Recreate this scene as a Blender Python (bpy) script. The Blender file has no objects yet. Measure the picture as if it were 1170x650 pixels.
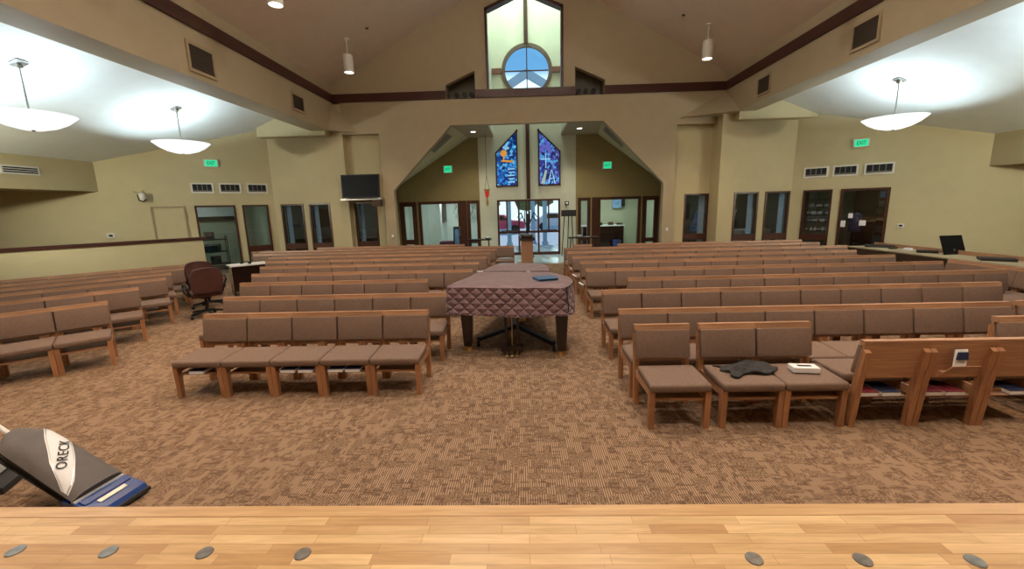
import bpy, bmesh, math, random
from mathutils import Vector, Matrix
random.seed(7)
S = bpy.context.scene
COL = S.collection
PI = math.pi

# ------------------------------------------------------------------ materials
def new_mat(name):
    m = bpy.data.materials.new(name); m.use_nodes = True
    nt = m.node_tree; b = nt.nodes['Principled BSDF']
    return m, nt, b

def nd(nt, typ, **kw):
    n = nt.nodes.new(typ)
    for k, v in kw.items():
        setattr(n, k, v)
    return n

def coords(nt, scale=(1, 1, 1), kind='Object', rot=(0, 0, 0)):
    tc = nd(nt, 'ShaderNodeTexCoord'); mp = nd(nt, 'ShaderNodeMapping')
    mp.inputs['Scale'].default_value = scale; mp.inputs['Rotation'].default_value = rot
    nt.links.new(tc.outputs[kind], mp.inputs['Vector'])
    return mp.outputs['Vector']

def ramp(nt, fac, stops):
    r = nd(nt, 'ShaderNodeValToRGB'); els = r.color_ramp.elements
    while len(els) < len(stops): els.new(0.5)
    for e, (p, c) in zip(els, stops):
        e.position = p; e.color = (*c, 1)
    nt.links.new(fac, r.inputs['Fac'])
    return r.outputs['Color']

def paint(name, c, rough=0.6, var=0.06, scale=3.0, bump=0.03, metal=0.0, fine=60.0, spec=0.3):
    m, nt, b = new_mat(name)
    v = coords(nt)
    n = nd(nt, 'ShaderNodeTexNoise'); n.inputs['Scale'].default_value = scale; n.inputs['Detail'].default_value = 3
    nt.links.new(v, n.inputs['Vector'])
    lo = tuple(x * (1 - var) for x in c); hi = tuple(min(1, x * (1 + var)) for x in c)
    nt.links.new(ramp(nt, n.outputs['Fac'], [(0.3, lo), (0.7, hi)]), b.inputs['Base Color'])
    b.inputs['Roughness'].default_value = rough; b.inputs['Metallic'].default_value = metal
    b.inputs['Specular IOR Level'].default_value = spec
    if bump:
        n2 = nd(nt, 'ShaderNodeTexNoise'); n2.inputs['Scale'].default_value = fine
        nt.links.new(v, n2.inputs['Vector'])
        bp = nd(nt, 'ShaderNodeBump'); bp.inputs['Strength'].default_value = bump; bp.inputs['Distance'].default_value = 0.01
        nt.links.new(n2.outputs['Fac'], bp.inputs['Height']); nt.links.new(bp.outputs['Normal'], b.inputs['Normal'])
    return m

def wood(name, dark, light, scale=(1.5, 25, 25), rough=0.4):
    m, nt, b = new_mat(name)
    v = coords(nt, scale)
    n = nd(nt, 'ShaderNodeTexNoise'); n.inputs['Scale'].default_value = 2.0; n.inputs['Detail'].default_value = 5; n.inputs['Distortion'].default_value = 0.6
    nt.links.new(v, n.inputs['Vector'])
    oi = nd(nt, 'ShaderNodeObjectInfo')
    cr = ramp(nt, n.outputs['Fac'], [(0.3, dark), (0.7, light)])
    hs = nd(nt, 'ShaderNodeHueSaturation')
    mr = nd(nt, 'ShaderNodeMapRange'); mr.inputs['To Min'].default_value = 0.85; mr.inputs['To Max'].default_value = 1.15
    nt.links.new(oi.outputs['Random'], mr.inputs['Value']); nt.links.new(mr.outputs['Result'], hs.inputs['Value'])
    nt.links.new(cr, hs.inputs['Color']); nt.links.new(hs.outputs['Color'], b.inputs['Base Color'])
    b.inputs['Roughness'].default_value = rough
    return m

def emit(name, c, s, base=None):
    m, nt, b = new_mat(name)
    b.inputs['Base Color'].default_value = (*(base or c), 1); b.inputs['Roughness'].default_value = 0.5
    b.inputs['Emission Color'].default_value = (*c, 1); b.inputs['Emission Strength'].default_value = s
    return m

def glass(name, tint=(0.8, 0.86, 0.89), refl=0.10):
    m = bpy.data.materials.new(name); m.use_nodes = True; nt = m.node_tree
    nt.nodes.remove(nt.nodes['Principled BSDF']); out = nt.nodes['Material Output']
    t = nd(nt, 'ShaderNodeBsdfTransparent'); t.inputs['Color'].default_value = (*tint, 1)
    g = nd(nt, 'ShaderNodeBsdfGlossy'); g.inputs['Roughness'].default_value = 0.03
    n = nd(nt, 'ShaderNodeTexNoise'); n.inputs['Scale'].default_value = 1.5
    mr = nd(nt, 'ShaderNodeMapRange'); mr.inputs['To Min'].default_value = refl * 0.7; mr.inputs['To Max'].default_value = refl * 1.3
    nt.links.new(n.outputs['Fac'], mr.inputs['Value'])
    mx = nd(nt, 'ShaderNodeMixShader'); nt.links.new(mr.outputs['Result'], mx.inputs['Fac'])
    nt.links.new(t.outputs[0], mx.inputs[1]); nt.links.new(g.outputs[0], mx.inputs[2])
    nt.links.new(mx.outputs[0], out.inputs['Surface'])
    return m

def math_n(nt, op, a, b=None, c=None):
    n = nd(nt, 'ShaderNodeMath', operation=op)
    for i, x in enumerate((a, b, c)):
        if x is None: continue
        if isinstance(x, (int, float)): n.inputs[i].default_value = x
        else: nt.links.new(x, n.inputs[i])
    return n.outputs[0]

def carpet_mat():
    m, nt, b = new_mat('patterned_carpet')
    v = coords(nt)
    def cells(step, off):
        ad = nd(nt, 'ShaderNodeVectorMath', operation='ADD'); ad.inputs[1].default_value = (*off, 50.005); nt.links.new(v, ad.inputs[0])
        sn = nd(nt, 'ShaderNodeVectorMath', operation='SNAP'); sn.inputs[1].default_value = (*step, 100); nt.links.new(ad.outputs[0], sn.inputs[0])
        n = nd(nt, 'ShaderNodeTexWhiteNoise', noise_dimensions='2D'); nt.links.new(sn.outputs[0], n.inputs['Vector'])
        return n.outputs['Value']
    sep = nd(nt, 'ShaderNodeSeparateXYZ'); nt.links.new(v, sep.inputs[0])
    stripe = math_n(nt, 'SINE', math_n(nt, 'MULTIPLY', sep.outputs['X'], 2 * PI / 0.017))
    stripe = math_n(nt, 'MULTIPLY_ADD', stripe, 0.5, 0.5)
    mask = math_n(nt, 'GREATER_THAN', cells((.068, .085), (.01, .02)), 0.42)
    mask = math_n(nt, 'MULTIPLY', mask, math_n(nt, 'GREATER_THAN', cells((.034, .05), (.41, .12)), 0.22))
    dk = math_n(nt, 'GREATER_THAN', cells((.068, .022), (.2, .01)), 0.89)
    dk = math_n(nt, 'MAXIMUM', dk, math_n(nt, 'GREATER_THAN', cells((.022, .055), (.7, .3)), 0.93))
    n = nd(nt, 'ShaderNodeTexNoise'); n.inputs['Scale'].default_value = 75; n.inputs['Detail'].default_value = 2
    nt.links.new(v, n.inputs['Vector'])
    fl = ramp(nt, n.outputs['Fac'], [(0.38, (0.130, 0.078, 0.050)), (0.62, (0.31, 0.200, 0.128))])
    st = ramp(nt, stripe, [(0.30, (0.150, 0.090, 0.058)), (0.70, (0.43, 0.290, 0.190))])
    mx = nd(nt, 'ShaderNodeMix', data_type='RGBA'); nt.links.new(mask, mx.inputs['Factor'])
    nt.links.new(fl, mx.inputs['A']); nt.links.new(st, mx.inputs['B'])
    mx2 = nd(nt, 'ShaderNodeMix', data_type='RGBA')
    nt.links.new(math_n(nt, 'MULTIPLY', dk, math_n(nt, 'MULTIPLY_ADD', n.outputs['Fac'], 0.7, 0.15)), mx2.inputs['Factor'])
    nt.links.new(mx.outputs['Result'], mx2.inputs['A']); mx2.inputs['B'].default_value = (0.095, 0.050, 0.032, 1)
    nt.links.new(mx2.outputs['Result'], b.inputs['Base Color'])
    b.inputs['Roughness'].default_value = 0.95; b.inputs['Specular IOR Level'].default_value = 0.1
    bp = nd(nt, 'ShaderNodeBump'); bp.inputs['Strength'].default_value = 0.4; bp.inputs['Distance'].default_value = 0.006
    nt.links.new(n.outputs['Fac'], bp.inputs['Height']); nt.links.new(bp.outputs['Normal'], b.inputs['Normal'])
    return m

def strip_floor():
    m, nt, b = new_mat('maple_strip_floor')
    v = coords(nt)
    br = nd(nt, 'ShaderNodeTexBrick')
    br.inputs['Scale'].default_value = 1.0; br.inputs['Brick Width'].default_value = 0.50; br.inputs['Row Height'].default_value = 0.057
    br.inputs['Mortar Size'].default_value = 0.0009; br.inputs['Bias'].default_value = 0.0; br.offset = 0.37; br.squash = 0.7; br.squash_frequency = 3
    br.inputs['Color1'].default_value = (0.50, 0.29, 0.130, 1); br.inputs['Color2'].default_value = (0.78, 0.55, 0.30, 1)
    br.inputs['Mortar'].default_value = (0.36, 0.17, 0.07, 1)
    nt.links.new(v, br.inputs['Vector'])
    n = nd(nt, 'ShaderNodeTexNoise'); n.inputs['Scale'].default_value = 3; n.inputs['Detail'].default_value = 6; n.inputs['Distortion'].default_value = 0.8
    nt.links.new(coords(nt, (1.2, 14, 1)), n.inputs['Vector'])
    gr = ramp(nt, n.outputs['Fac'], [(0.35, (0.72, 0.66, 0.58)), (0.62, (1, 1, 1))])
    mx = nd(nt, 'ShaderNodeMix', data_type='RGBA', blend_type='MULTIPLY'); mx.inputs['Factor'].default_value = 0.6
    nt.links.new(br.outputs['Color'], mx.inputs['A']); nt.links.new(gr, mx.inputs['B'])
    nt.links.new(mx.outputs['Result'], b.inputs['Base Color'])
    b.inputs['Roughness'].default_value = 0.33
    return m

def quilt_mat(diamonds):
    m, nt, b = new_mat('quilted_cover_fabric' if diamonds else 'cover_top_fabric')
    if diamonds:
        v = coords(nt, kind='UV'); sep = nd(nt, 'ShaderNodeSeparateXYZ'); nt.links.new(v, sep.inputs[0])
        k = 0.130
        def tri(a, s):
            x = math_n(nt, 'MULTIPLY_ADD', sep.outputs['Y'], s, sep.outputs['X'])
            x = math_n(nt, 'DIVIDE', x, k * 1.25)
            return math_n(nt, 'PINGPONG', x, 0.5)
        d = math_n(nt, 'MINIMUM', tri(0, 1.15), tri(0, -1.15))
        col = ramp(nt, d, [(0.0, (0.060, 0.028, 0.034)), (0.07, (0.215, 0.120, 0.140))])
        nt.links.new(col, b.inputs['Base Color'])
        h = math_n(nt, 'POWER', math_n(nt, 'MULTIPLY', d, 2.0), 0.45)
        n = nd(nt, 'ShaderNodeTexNoise'); n.inputs['Scale'].default_value = 14; n.inputs['Detail'].default_value = 3
        mp = coords(nt, (1, 1.0, 3.0)); nt.links.new(mp, n.inputs['Vector'])
        h = math_n(nt, 'MULTIPLY_ADD', n.outputs['Fac'], 0.5, h)
        bp = nd(nt, 'ShaderNodeBump'); bp.inputs['Strength'].default_value = 1.0; bp.inputs['Distance'].default_value = 0.035
        nt.links.new(h, bp.inputs['Height']); nt.links.new(bp.outputs['Normal'], b.inputs['Normal'])
    else:
        n = nd(nt, 'ShaderNodeTexNoise'); n.inputs['Scale'].default_value = 9; n.inputs['Detail'].default_value = 5
        nt.links.new(coords(nt), n.inputs['Vector'])
        nt.links.new(ramp(nt, n.outputs['Fac'], [(0.3, (0.115, 0.062, 0.074)), (0.7, (0.185, 0.105, 0.120))]), b.inputs['Base Color'])
        bp = nd(nt, 'ShaderNodeBump'); bp.inputs['Strength'].default_value = 0.5; bp.inputs['Distance'].default_value = 0.02
        nt.links.new(n.outputs['Fac'], bp.inputs['Height']); nt.links.new(bp.outputs['Normal'], b.inputs['Normal'])
    b.inputs['Roughness'].default_value = 0.55; b.inputs['Sheen Weight'].default_value = 0.3
    return m

def stained(name, seed, stops):
    m, nt, b = new_mat(name)
    v = coords(nt, (1, 0.02, 1)); ad = nd(nt, 'ShaderNodeVectorMath', operation='ADD'); ad.inputs[1].default_value = (seed, 0, seed * 2)
    nt.links.new(v, ad.inputs[0])
    vo = nd(nt, 'ShaderNodeTexVoronoi'); vo.inputs['Scale'].default_value = 9; nt.links.new(ad.outputs[0], vo.inputs['Vector'])
    ve = nd(nt, 'ShaderNodeTexVoronoi', feature='DISTANCE_TO_EDGE'); ve.inputs['Scale'].default_value = 9; nt.links.new(ad.outputs[0], ve.inputs['Vector'])
    sp = nd(nt, 'ShaderNodeSeparateXYZ'); nt.links.new(vo.outputs['Color'], sp.inputs[0])
    c = ramp(nt, sp.outputs['X'], stops)
    lead = math_n(nt, 'GREATER_THAN', ve.outputs['Distance'], 0.04)
    mx = nd(nt, 'ShaderNodeMix', data_type='RGBA'); nt.links.new(lead, mx.inputs['Factor']); mx.inputs['A'].default_value = (0.005, 0.005, 0.02, 1)
    nt.links.new(c, mx.inputs['B'])
    nt.links.new(mx.outputs['Result'], b.inputs['Emission Color']); b.inputs['Emission Strength'].default_value = 0.65
    nt.links.new(mx.outputs['Result'], b.inputs['Base Color']); b.inputs['Roughness'].default_value = 0.2
    return m

M = {}
M['wall'] = paint('cream_wall_paint', (0.53, 0.468, 0.290), 0.7, 0.03)
M['gable'] = paint('tan_gable_paint', (0.40, 0.338, 0.230), 0.7, 0.03)  # same cream wall paint, its dim warm light put into the colour
M['olive'] = paint('olive_accent_paint', (0.275, 0.225, 0.105), 0.65, 0.04)
M['bay'] = paint('pale_bay_paint', (0.60, 0.62, 0.52), 0.7, 0.03)
M['nave_ceil'] = paint('warm_nave_ceiling_paint', (0.70, 0.60, 0.52), 0.8, 0.03)
M['white_ceil'] = paint('white_ceiling_paint', (0.82, 0.87, 0.86), 0.8, 0.02)
M['trim'] = paint('dark_maroon_trim', (0.058, 0.020, 0.016), 0.35, 0.12, bump=0)
M['frame'] = wood('dark_stained_window_wood', (0.040, 0.014, 0.009), (0.085, 0.028, 0.017), (20, 20, 2), 0.3)
M['oak'] = wood('honey_oak', (0.31, 0.155, 0.085), (0.48, 0.27, 0.158))
M['oak_post'] = wood('honey_oak_posts', (0.30, 0.130, 0.060), (0.46, 0.225, 0.11), (25, 25, 1.5))
M['taupe'] = paint('taupe_upholstery', (0.205, 0.138, 0.108), 0.85, 0.10, 40, 0.15, fine=400, spec=0.15)
M['carpet'] = carpet_mat()
M['stage'] = strip_floor()
M['stage_edge'] = wood('maple_edge_board', (0.52, 0.305, 0.145), (0.68, 0.44, 0.23), (1.2, 18, 18), 0.3)
M['tile'] = paint('glossy_pale_tile', (0.42, 0.50, 0.50), 0.12, 0.10, 4, 0.0, spec=0.6)
M['black'] = paint('black_plastic', (0.012, 0.012, 0.014), 0.35, 0.2, bump=0)
M['screen'] = paint('dark_screen', (0.006, 0.006, 0.007), 0.35, 0.1, bump=0, spec=0.12)
M['darkmetal'] = paint('blackened_metal', (0.03, 0.035, 0.045), 0.4, 0.2, bump=0, metal=0.6)
M['chrome'] = paint('brushed_steel', (0.55, 0.55, 0.55), 0.3, 0.1, bump=0, metal=1.0)
M['disc'] = paint('brushed_nickel_disc', (0.38, 0.37, 0.35), 0.35, 0.2, 30, bump=0, metal=0.9)
M['white'] = paint('white_enamel', (0.72, 0.72, 0.70), 0.4, 0.03, bump=0)
M['paper'] = paint('white_paper', (0.80, 0.80, 0.84), 0.7, 0.02, bump=0)
M['grille'] = paint('dark_grille', (0.055, 0.042, 0.032), 0.6, 0.15, 20)
M['grille_frame'] = paint('tan_grille_frame', (0.36, 0.285, 0.19), 0.5, 0.05, bump=0)
M['grey_grille'] = paint('grey_slot_grille', (0.17, 0.16, 0.13), 0.6, 0.1, 30)
M['void'] = paint('dark_duct', (0.012, 0.013, 0.018), 0.6, 0.2, bump=0)
M['leather'] = paint('maroon_leather', (0.075, 0.027, 0.024), 0.35, 0.15, 6, 0.2, fine=120, spec=0.5)
M['piano'] = paint('dark_piano_lacquer', (0.016, 0.007, 0.005), 0.2, 0.15, bump=0, spec=0.6)
M['brass'] = paint('worn_brass', (0.55, 0.36, 0.14), 0.35, 0.1, bump=0, metal=1)
M['quilt'] = quilt_mat(True); M['covertop'] = quilt_mat(False)
M['seam'] = paint('black_seam_binding', (0.02, 0.012, 0.014), 0.6, 0.1, bump=0)
M['bluebook'] = paint('blue_binder_vinyl', (0.045, 0.12, 0.24), 0.35, 0.15, 5, 0.05)
M['blue'] = paint('glossy_blue_plastic', (0.012, 0.050, 0.22), 0.25, 0.1, bump=0, spec=0.6)
M['greybag'] = paint('grey_vacuum_bag_cloth', (0.135, 0.122, 0.12), 0.8, 0.08, 8, 0.15)
M['darkgrey'] = paint('charcoal_cloth', (0.035, 0.033, 0.035), 0.75, 0.2, 12, 0.1)
M['redbook'] = paint('burgundy_cloth_cover', (0.15, 0.010, 0.022), 0.6, 0.1, bump=0)
M['navybook'] = paint('navy_cloth_cover', (0.014, 0.018, 0.055), 0.6, 0.1, bump=0)
M['glass'] = glass('window_glass'); M['clear'] = glass('clear_door_glass', (0.93, 0.97, 0.97), 0.06)
M['bowl'] = emit('glowing_alabaster_glass', (0.88, 0.95, 1.0), 1.0, (0.8, 0.8, 0.8))
M['globe'] = emit('frosted_globe_glass', (1.0, .87, .72), 52.0)  # glow of the added globes that brighten the nave ceiling
M['lens'] = emit('lit_lamp_lens', (1.0, 0.93, 0.82), 5.0)
M['exitface'] = emit('green_exit_face', (0.02, 0.80, 0.36), 0.85, (0.02, 0.12, 0.06))
M['exittext'] = emit('bright_exit_letters', (0.01, 0.22, 0.10), 0.5, (0.01, 0.04, 0.02))
M['redglass'] = emit('red_votive_glass', (0.6, 0.03, 0.02), 0.25)
M['laminate'] = paint('tan_laminate_counter', (0.42, 0.36, 0.24), 0.45, 0.12, 8, 0)
M['counter_dark'] = paint('dark_counter_panel', (0.055, 0.034, 0.022), 0.5, 0.15, bump=0)
M['blind'] = paint('pale_vertical_blind', (0.55, 0.68, 0.85), 0.5, 0.05, bump=0)
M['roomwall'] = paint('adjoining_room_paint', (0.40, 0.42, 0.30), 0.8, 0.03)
M['dimroom'] = paint('shaded_room_paint', (0.17, 0.18, 0.13), 0.8, 0.1)  # darker copy of the adjoining room paint, room shade put into the colour
M['green'] = paint('foliage', (0.055, 0.13, 0.05), 0.8, 0.5, 3, 0.3)
M['pavement'] = paint('pale_pavement', (0.42, 0.46, 0.50), 0.7, 0.08)
M['carred'] = paint('red_car_paint', (0.60, 0.035, 0.09), 0.3, 0.05, bump=0, spec=0.6)
M['bluegrey'] = paint('pale_blue_column_paint', (0.30, 0.45, 0.60), 0.6, 0.04)
M['maroonfab'] = paint('maroon_bench_fabric', (0.12, 0.035, 0.05), 0.8, 0.1, 20, 0.1)
M['poster'] = paint('blue_poster', (0.18, 0.33, 0.55), 0.5, 0.3, 6, 0)
M['teal'] = paint('dark_teal_crate', (0.02, 0.06, 0.075), 0.5, 0.3, 6, 0)
SG_L = [(0.0, (0.0, 0.02, 0.13)), (0.35, (0.0, 0.06, 0.35)), (0.65, (0.02, 0.22, 0.75)), (0.9, (0.10, 0.50, 0.90))]
SG_R = [(0.0, (0.01, 0.01, 0.10)), (0.4, (0.02, 0.04, 0.30)), (0.7, (0.10, 0.12, 0.62)), (0.92, (0.08, 0.40, 0.85))]
M['sgL'] = stained('blue_stained_glass_chalice', 1.0, SG_L); M['sgR'] = stained('blue_stained_glass_cross', 4.0, SG_R)
M['sg_gold'] = emit('amber_stained_glass', (0.75, 0.33, 0.03), 0.55); M['sg_white'] = emit('pale_stained_glass', (0.30, 0.62, 0.90), 0.5)
M['sg_viol'] = emit('violet_stained_glass', (0.12, 0.13, 0.60), 0.5); M['sg_green'] = emit('yellow_green_stained_glass', (0.35, 0.50, 0.42), 0.5)

# ------------------------------------------------------------------ mesh helpers
def obj(name, bm, mat, parent=None, smooth=False, bevel=0, seg=2):
    if bevel:
        bmesh.ops.bevel(bm, geom=[e for e in bm.edges if len(e.link_faces) == 2 and e.calc_face_angle(0) > 0.5], offset=bevel, segments=seg, affect='EDGES', profile=0.6)
    bmesh.ops.recalc_face_normals(bm, faces=bm.faces)
    me = bpy.data.meshes.new(name); bm.to_mesh(me); bm.free()
    me.materials.append(M[mat] if isinstance(mat, str) else mat)
    if smooth:
        for p in me.polygons: p.use_smooth = True
        try: me.set_sharp_from_angle(angle=math.radians(40))
        except Exception: pass
    o = bpy.data.objects.new(name, me); COL.objects.link(o)
    if parent: o.parent = parent
    return o

def B(): return bmesh.new()

def box(bm, c, s, rz=0, rx=0, ry=0):
    m = Matrix.Translation(c) @ Matrix.Rotation(rz, 4, 'Z') @ Matrix.Rotation(ry, 4, 'Y') @ Matrix.Rotation(rx, 4, 'X') @ Matrix.Diagonal((*s, 1))
    bmesh.ops.create_cube(bm, size=1, matrix=m); return bm

def bx(x0, x1, y0, y1, z0, z1, bm=None):
    bm = bm or B()
    return box(bm, ((x0 + x1) / 2, (y0 + y1) / 2, (z0 + z1) / 2), (abs(x1 - x0), abs(y1 - y0), abs(z1 - z0)))

def prism(bm, pts, d):
    """extrude the 3d polygon pts by the vector d"""
    d = Vector(d); a = [bm.verts.new(p) for p in pts]; b = [bm.verts.new(Vector(p) + d) for p in pts]
    n = len(pts)
    bm.faces.new(a); bm.faces.new(b[::-1])
    for i in range(n): bm.faces.new((a[i], b[i], b[(i + 1) % n], a[(i + 1) % n]))
    return bm

def cyl(bm, p0, p1, r0, r1=None, n=12):
    p0, p1 = Vector(p0), Vector(p1); r1 = r0 if r1 is None else r1
    d = p1 - p0; q = Vector((0, 0, 1)).rotation_difference(d.normalized()).to_matrix().to_4x4()
    bmesh.ops.create_cone(bm, cap_ends=True, segments=n, radius1=r0, radius2=r1, depth=d.length, matrix=Matrix.Translation((p0 + p1) / 2) @ q)
    return bm

def tube(bm, pts, r, n=8):
    for a, b in zip(pts, pts[1:]): cyl(bm, a, b, r, r, n)
    for p in pts[1:-1]: bmesh.ops.create_icosphere(bm, subdivisions=1, radius=r, matrix=Matrix.Translation(p))
    return bm

def lathe(bm, prof, c=(0, 0, 0), n=32):
    rings = []
    for r, z in prof:
        rings.append([bm.verts.new((c[0] + r * math.cos(2 * PI * i / n), c[1] + r * math.sin(2 * PI * i / n), c[2] + z)) for i in range(n)])
    for A_, B_ in zip(rings, rings[1:]):
        for i in range(n):
            bm.faces.new((A_[i], A_[(i + 1) % n], B_[(i + 1) % n], B_[i]))
    return bm

def empty(name, loc=(0, 0, 0), rz=0, **kw):
    o = bpy.data.objects.new(name, None); COL.objects.link(o); o.location = loc; o.rotation_euler = (0, 0, rz)
    o.empty_display_size = 0.1
    for k, v in kw.items(): o[k] = v
    return o

def tag(o, label, cat, group=None):
    o['label'] = label; o['category'] = cat
    if group: o['group'] = group
    return o

def struct(name, bm, mat, **kw):
    o = obj(name, bm, mat, **kw); o['kind'] = 'structure'; return o

def text(name, body, size, mat, parent, loc, rot, extrude=0.003, sx=1.0, bold=0.0):
    cu = bpy.data.curves.new(name, 'FONT'); cu.body = body; cu.size = size; cu.extrude = extrude
    cu.space_character = 1.12 if body == 'ORECK' else 1.0; cu.align_x = 'CENTER'; cu.align_y = 'CENTER'; cu.offset = bold
    t_ = bpy.data.objects.new('tmp', cu); me = t_.to_mesh().copy(); t_.to_mesh_clear(); bpy.data.objects.remove(t_)
    me.materials.clear(); me.materials.append(M[mat]); me.name = name
    o = bpy.data.objects.new(name, me); COL.objects.link(o)
    o.parent = parent; o.location = loc; o.rotation_euler = rot; o.scale = (sx, 1, 1)
    return o

def copy_tree(src, loc, rz, label, group=None, only=None):
    r = src.copy(); COL.objects.link(r); r.location = loc; r.rotation_euler = (0, 0, rz); r['label'] = label
    if group: r['group'] = group
    for ch in list(src.children):
        if only and ch.name.split('.')[0] not in only: continue
        c = ch.copy(); COL.objects.link(c); c.parent = r
        for g in list(ch.children):
            d = g.copy(); COL.objects.link(d); d.parent = c
    return r

ORD = ['first', 'second', 'third', 'fourth', 'fifth', 'sixth', 'seventh', 'eighth', 'ninth', 'tenth', 'eleventh', 'twelfth', 'thirteenth', 'fourteenth', 'fifteenth']

# ------------------------------------------------------------------ camera
R_ = Vector((0.9993541, 0.0257214, -0.0250955)); U_ = Vector((0.0199119, 0.1849927, 0.9825382)); W_ = Vector((-0.0299147, 0.9824032, -0.1843610))
cam = bpy.data.cameras.new('camera'); co = bpy.data.objects.new('camera', cam); COL.objects.link(co)
mw = Matrix((R_, U_, -W_)).transposed().to_4x4(); mw.translation = (0, 0, 2.06); co.matrix_world = mw
cam.sensor_width = 36; cam.lens = 477.2755 * 36 / 1170; cam.clip_start = 0.05; cam.clip_end = 300
S.camera = co

# ------------------------------------------------------------------ setting: floors
struct('floor_carpet', bx(-14.3, 14.3, -4.2, 15.0, -0.12, 0.0), 'carpet')
struct('floor_tile', bx(-9.4, 9.8, 15.0, 22.0, -0.12, -0.001), 'tile')
struct('floor_left_room', bx(-20, -9.4, 13.0, 22, -0.13, -0.002), 'grille')
struct('floor_right_room', bx(9.8, 20, 12.0, 22, -0.13, -0.002), 'grille')
struct('floor_stage', bx(-13.9, 13.9, -4.0, 1.83, 0.0, 0.548), 'stage')
# stage nosing follows the slight angle of the front edge
struct('trim_stage_edge', prism(B(), [(-13.9, 1.825, 0.44), (13.9, 1.825, 0.44), (13.9, 1.90, 0.44), (-13.9, 1.90, 0.44)], (0, 0, 0.11)), 'stage_edge')

# ------------------------------------------------------------------ walls
def wall(name, P0, P1, tops, openings, mat, thick=0.2, side=1):
    """vertical wall from P0 to P1, tops = [(u, z), ...] in metres along it, openings (u0, u1, z0, z1)"""
    P0 = Vector(P0); P1 = Vector(P1); L = (P1 - P0).length; d = (P1 - P0) / L
    n = Vector((d.y, -d.x)) * side * thick
    us = sorted({0, L, *[u for u, z in tops], *[o[0] for o in openings], *[o[1] for o in openings]})
    us = [u for u in us if 0 <= u <= L + 1e-6]
    def top(u):
        for (a, za), (b, zb) in zip(tops, tops[1:]):
            if a - 1e-6 <= u <= b + 1e-6: return za + (zb - za) * (u - a) / (b - a)
        return tops[-1][1] if u > tops[-1][0] else tops[0][1]
    bm = B()
    for a, b in zip(us, us[1:]):
        if b - a < 1e-4: continue
        m = (a + b) / 2
        ops = sorted([(o[2], o[3]) for o in openings if o[0] - 1e-6 < m < o[1] + 1e-6])
        z = 0
        segs = []
        for z0, z1 in ops:
            if z0 > z + 1e-4: segs.append((z, z, z0, z0))
            z = z1
        segs.append((z, z, top(a), top(b)))
        for l0, l1, h0, h1 in segs:
            pa = P0 + d * a; pb = P0 + d * b
            prism(bm, [(pa.x, pa.y, l0), (pb.x, pb.y, l1), (pb.x, pb.y, h1), (pa.x, pa.y, h0)], (n.x, n.y, 0))
    return struct(name, bm, mat)

def roof(x): return 6.22 + 0.535 * (6.64 - abs(x - 0.19))
def side_ceil(x): return 8.44 - 0.4 * abs(x)

# central gable wall at y = 15, cut by the arch, the niches, the upper window and the two speaker recesses
def arch(x):
    if x < -4.54 or x > 4.88: return 0.0
    if x < -2.42: return 2.72 + (x + 4.54) / 2.12 * 2.11
    if x > 2.78: return 2.72 + (4.88 - x) / 2.10 * 2.11
    return 4.83
xs = sorted({-6.6, -6.2, -4.92, -4.54, -2.53, -2.42, -1.53, -1.12, 0.15, 1.41, 1.82, 2.78, 2.81, 4.88, 5.26, 6.62, 6.98, 0.19})
bm = B()
for a, b in zip(xs, xs[1:]):
    m = (a + b) / 2
    e = 1e-5
    lo = (arch(a + e), arch(b - e))
    if -6.2 < m < -4.92 or 5.26 < m < 6.62: lo = (4.63, 4.63)
    if a == -4.92 or b == 5.26: lo = (0, 0)
    if b <= -6.2: lo = (5.62, 5.62)
    if a >= 6.62: lo = (4.9, 4.9)
    hi = (roof(a) + 0.05, roof(b) + 0.05)
    holes = []
    if -1.12 < m < 1.41:
        w = lambda x: 8.40 + 0.42 * (1.27 - abs(x - 0.15))
        holes.append(((5.80, 5.80), (w(a), w(b))))
    if -2.53 < m < -1.53:
        t = lambda x: 6.12 + (x + 2.53) / 1.0 * 0.42
        holes.append(((5.66, 5.66), (t(a), t(b))))
    if 1.82 < m < 2.81:
        t = lambda x: 6.56 - (x - 1.82) / 0.99 * 0.44
        holes.append(((5.66, 5.66), (t(a), t(b))))
    cur = lo
    for h0, h1 in holes:
        prism(bm, [(a, 15, cur[0]), (b, 15, cur[1]), (b, 15, h0[1]), (a, 15, h0[0])], (0, 0.25, 0)); cur = h1
    prism(bm, [(a, 15, cur[0]), (b, 15, cur[1]), (b, 15, hi[1]), (a, 15, hi[0])], (0, 0.25, 0))
struct('wall_back_gable', bm, 'gable')

# niches either side of the arch
for nm, x0, x1, wx0, wx1 in (('left', -6.2, -4.92, -6.12, -5.30), ('right', 5.26, 6.62, 5.74, 6.58)):
    bm = B()
    for a, b in ((x0, wx0), (wx1, x1)):
        bx(a, b, 15.30, 15.42, 0, 4.63, bm)
    bx(wx0, wx1, 15.30, 15.42, 2.33, 4.63, bm)
    bx(x0 - 0.02, x1 + 0.02, 15.25, 15.42, 4.63, 4.75, bm)
    bx(x0 - 0.12, x0, 15.25, 15.42, 0, 4.75, bm); bx(x1, x1 + 0.12, 15.25, 15.42, 0, 4.75, bm)
    struct('wall_niche_' + nm, bm, 'wall')

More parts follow.
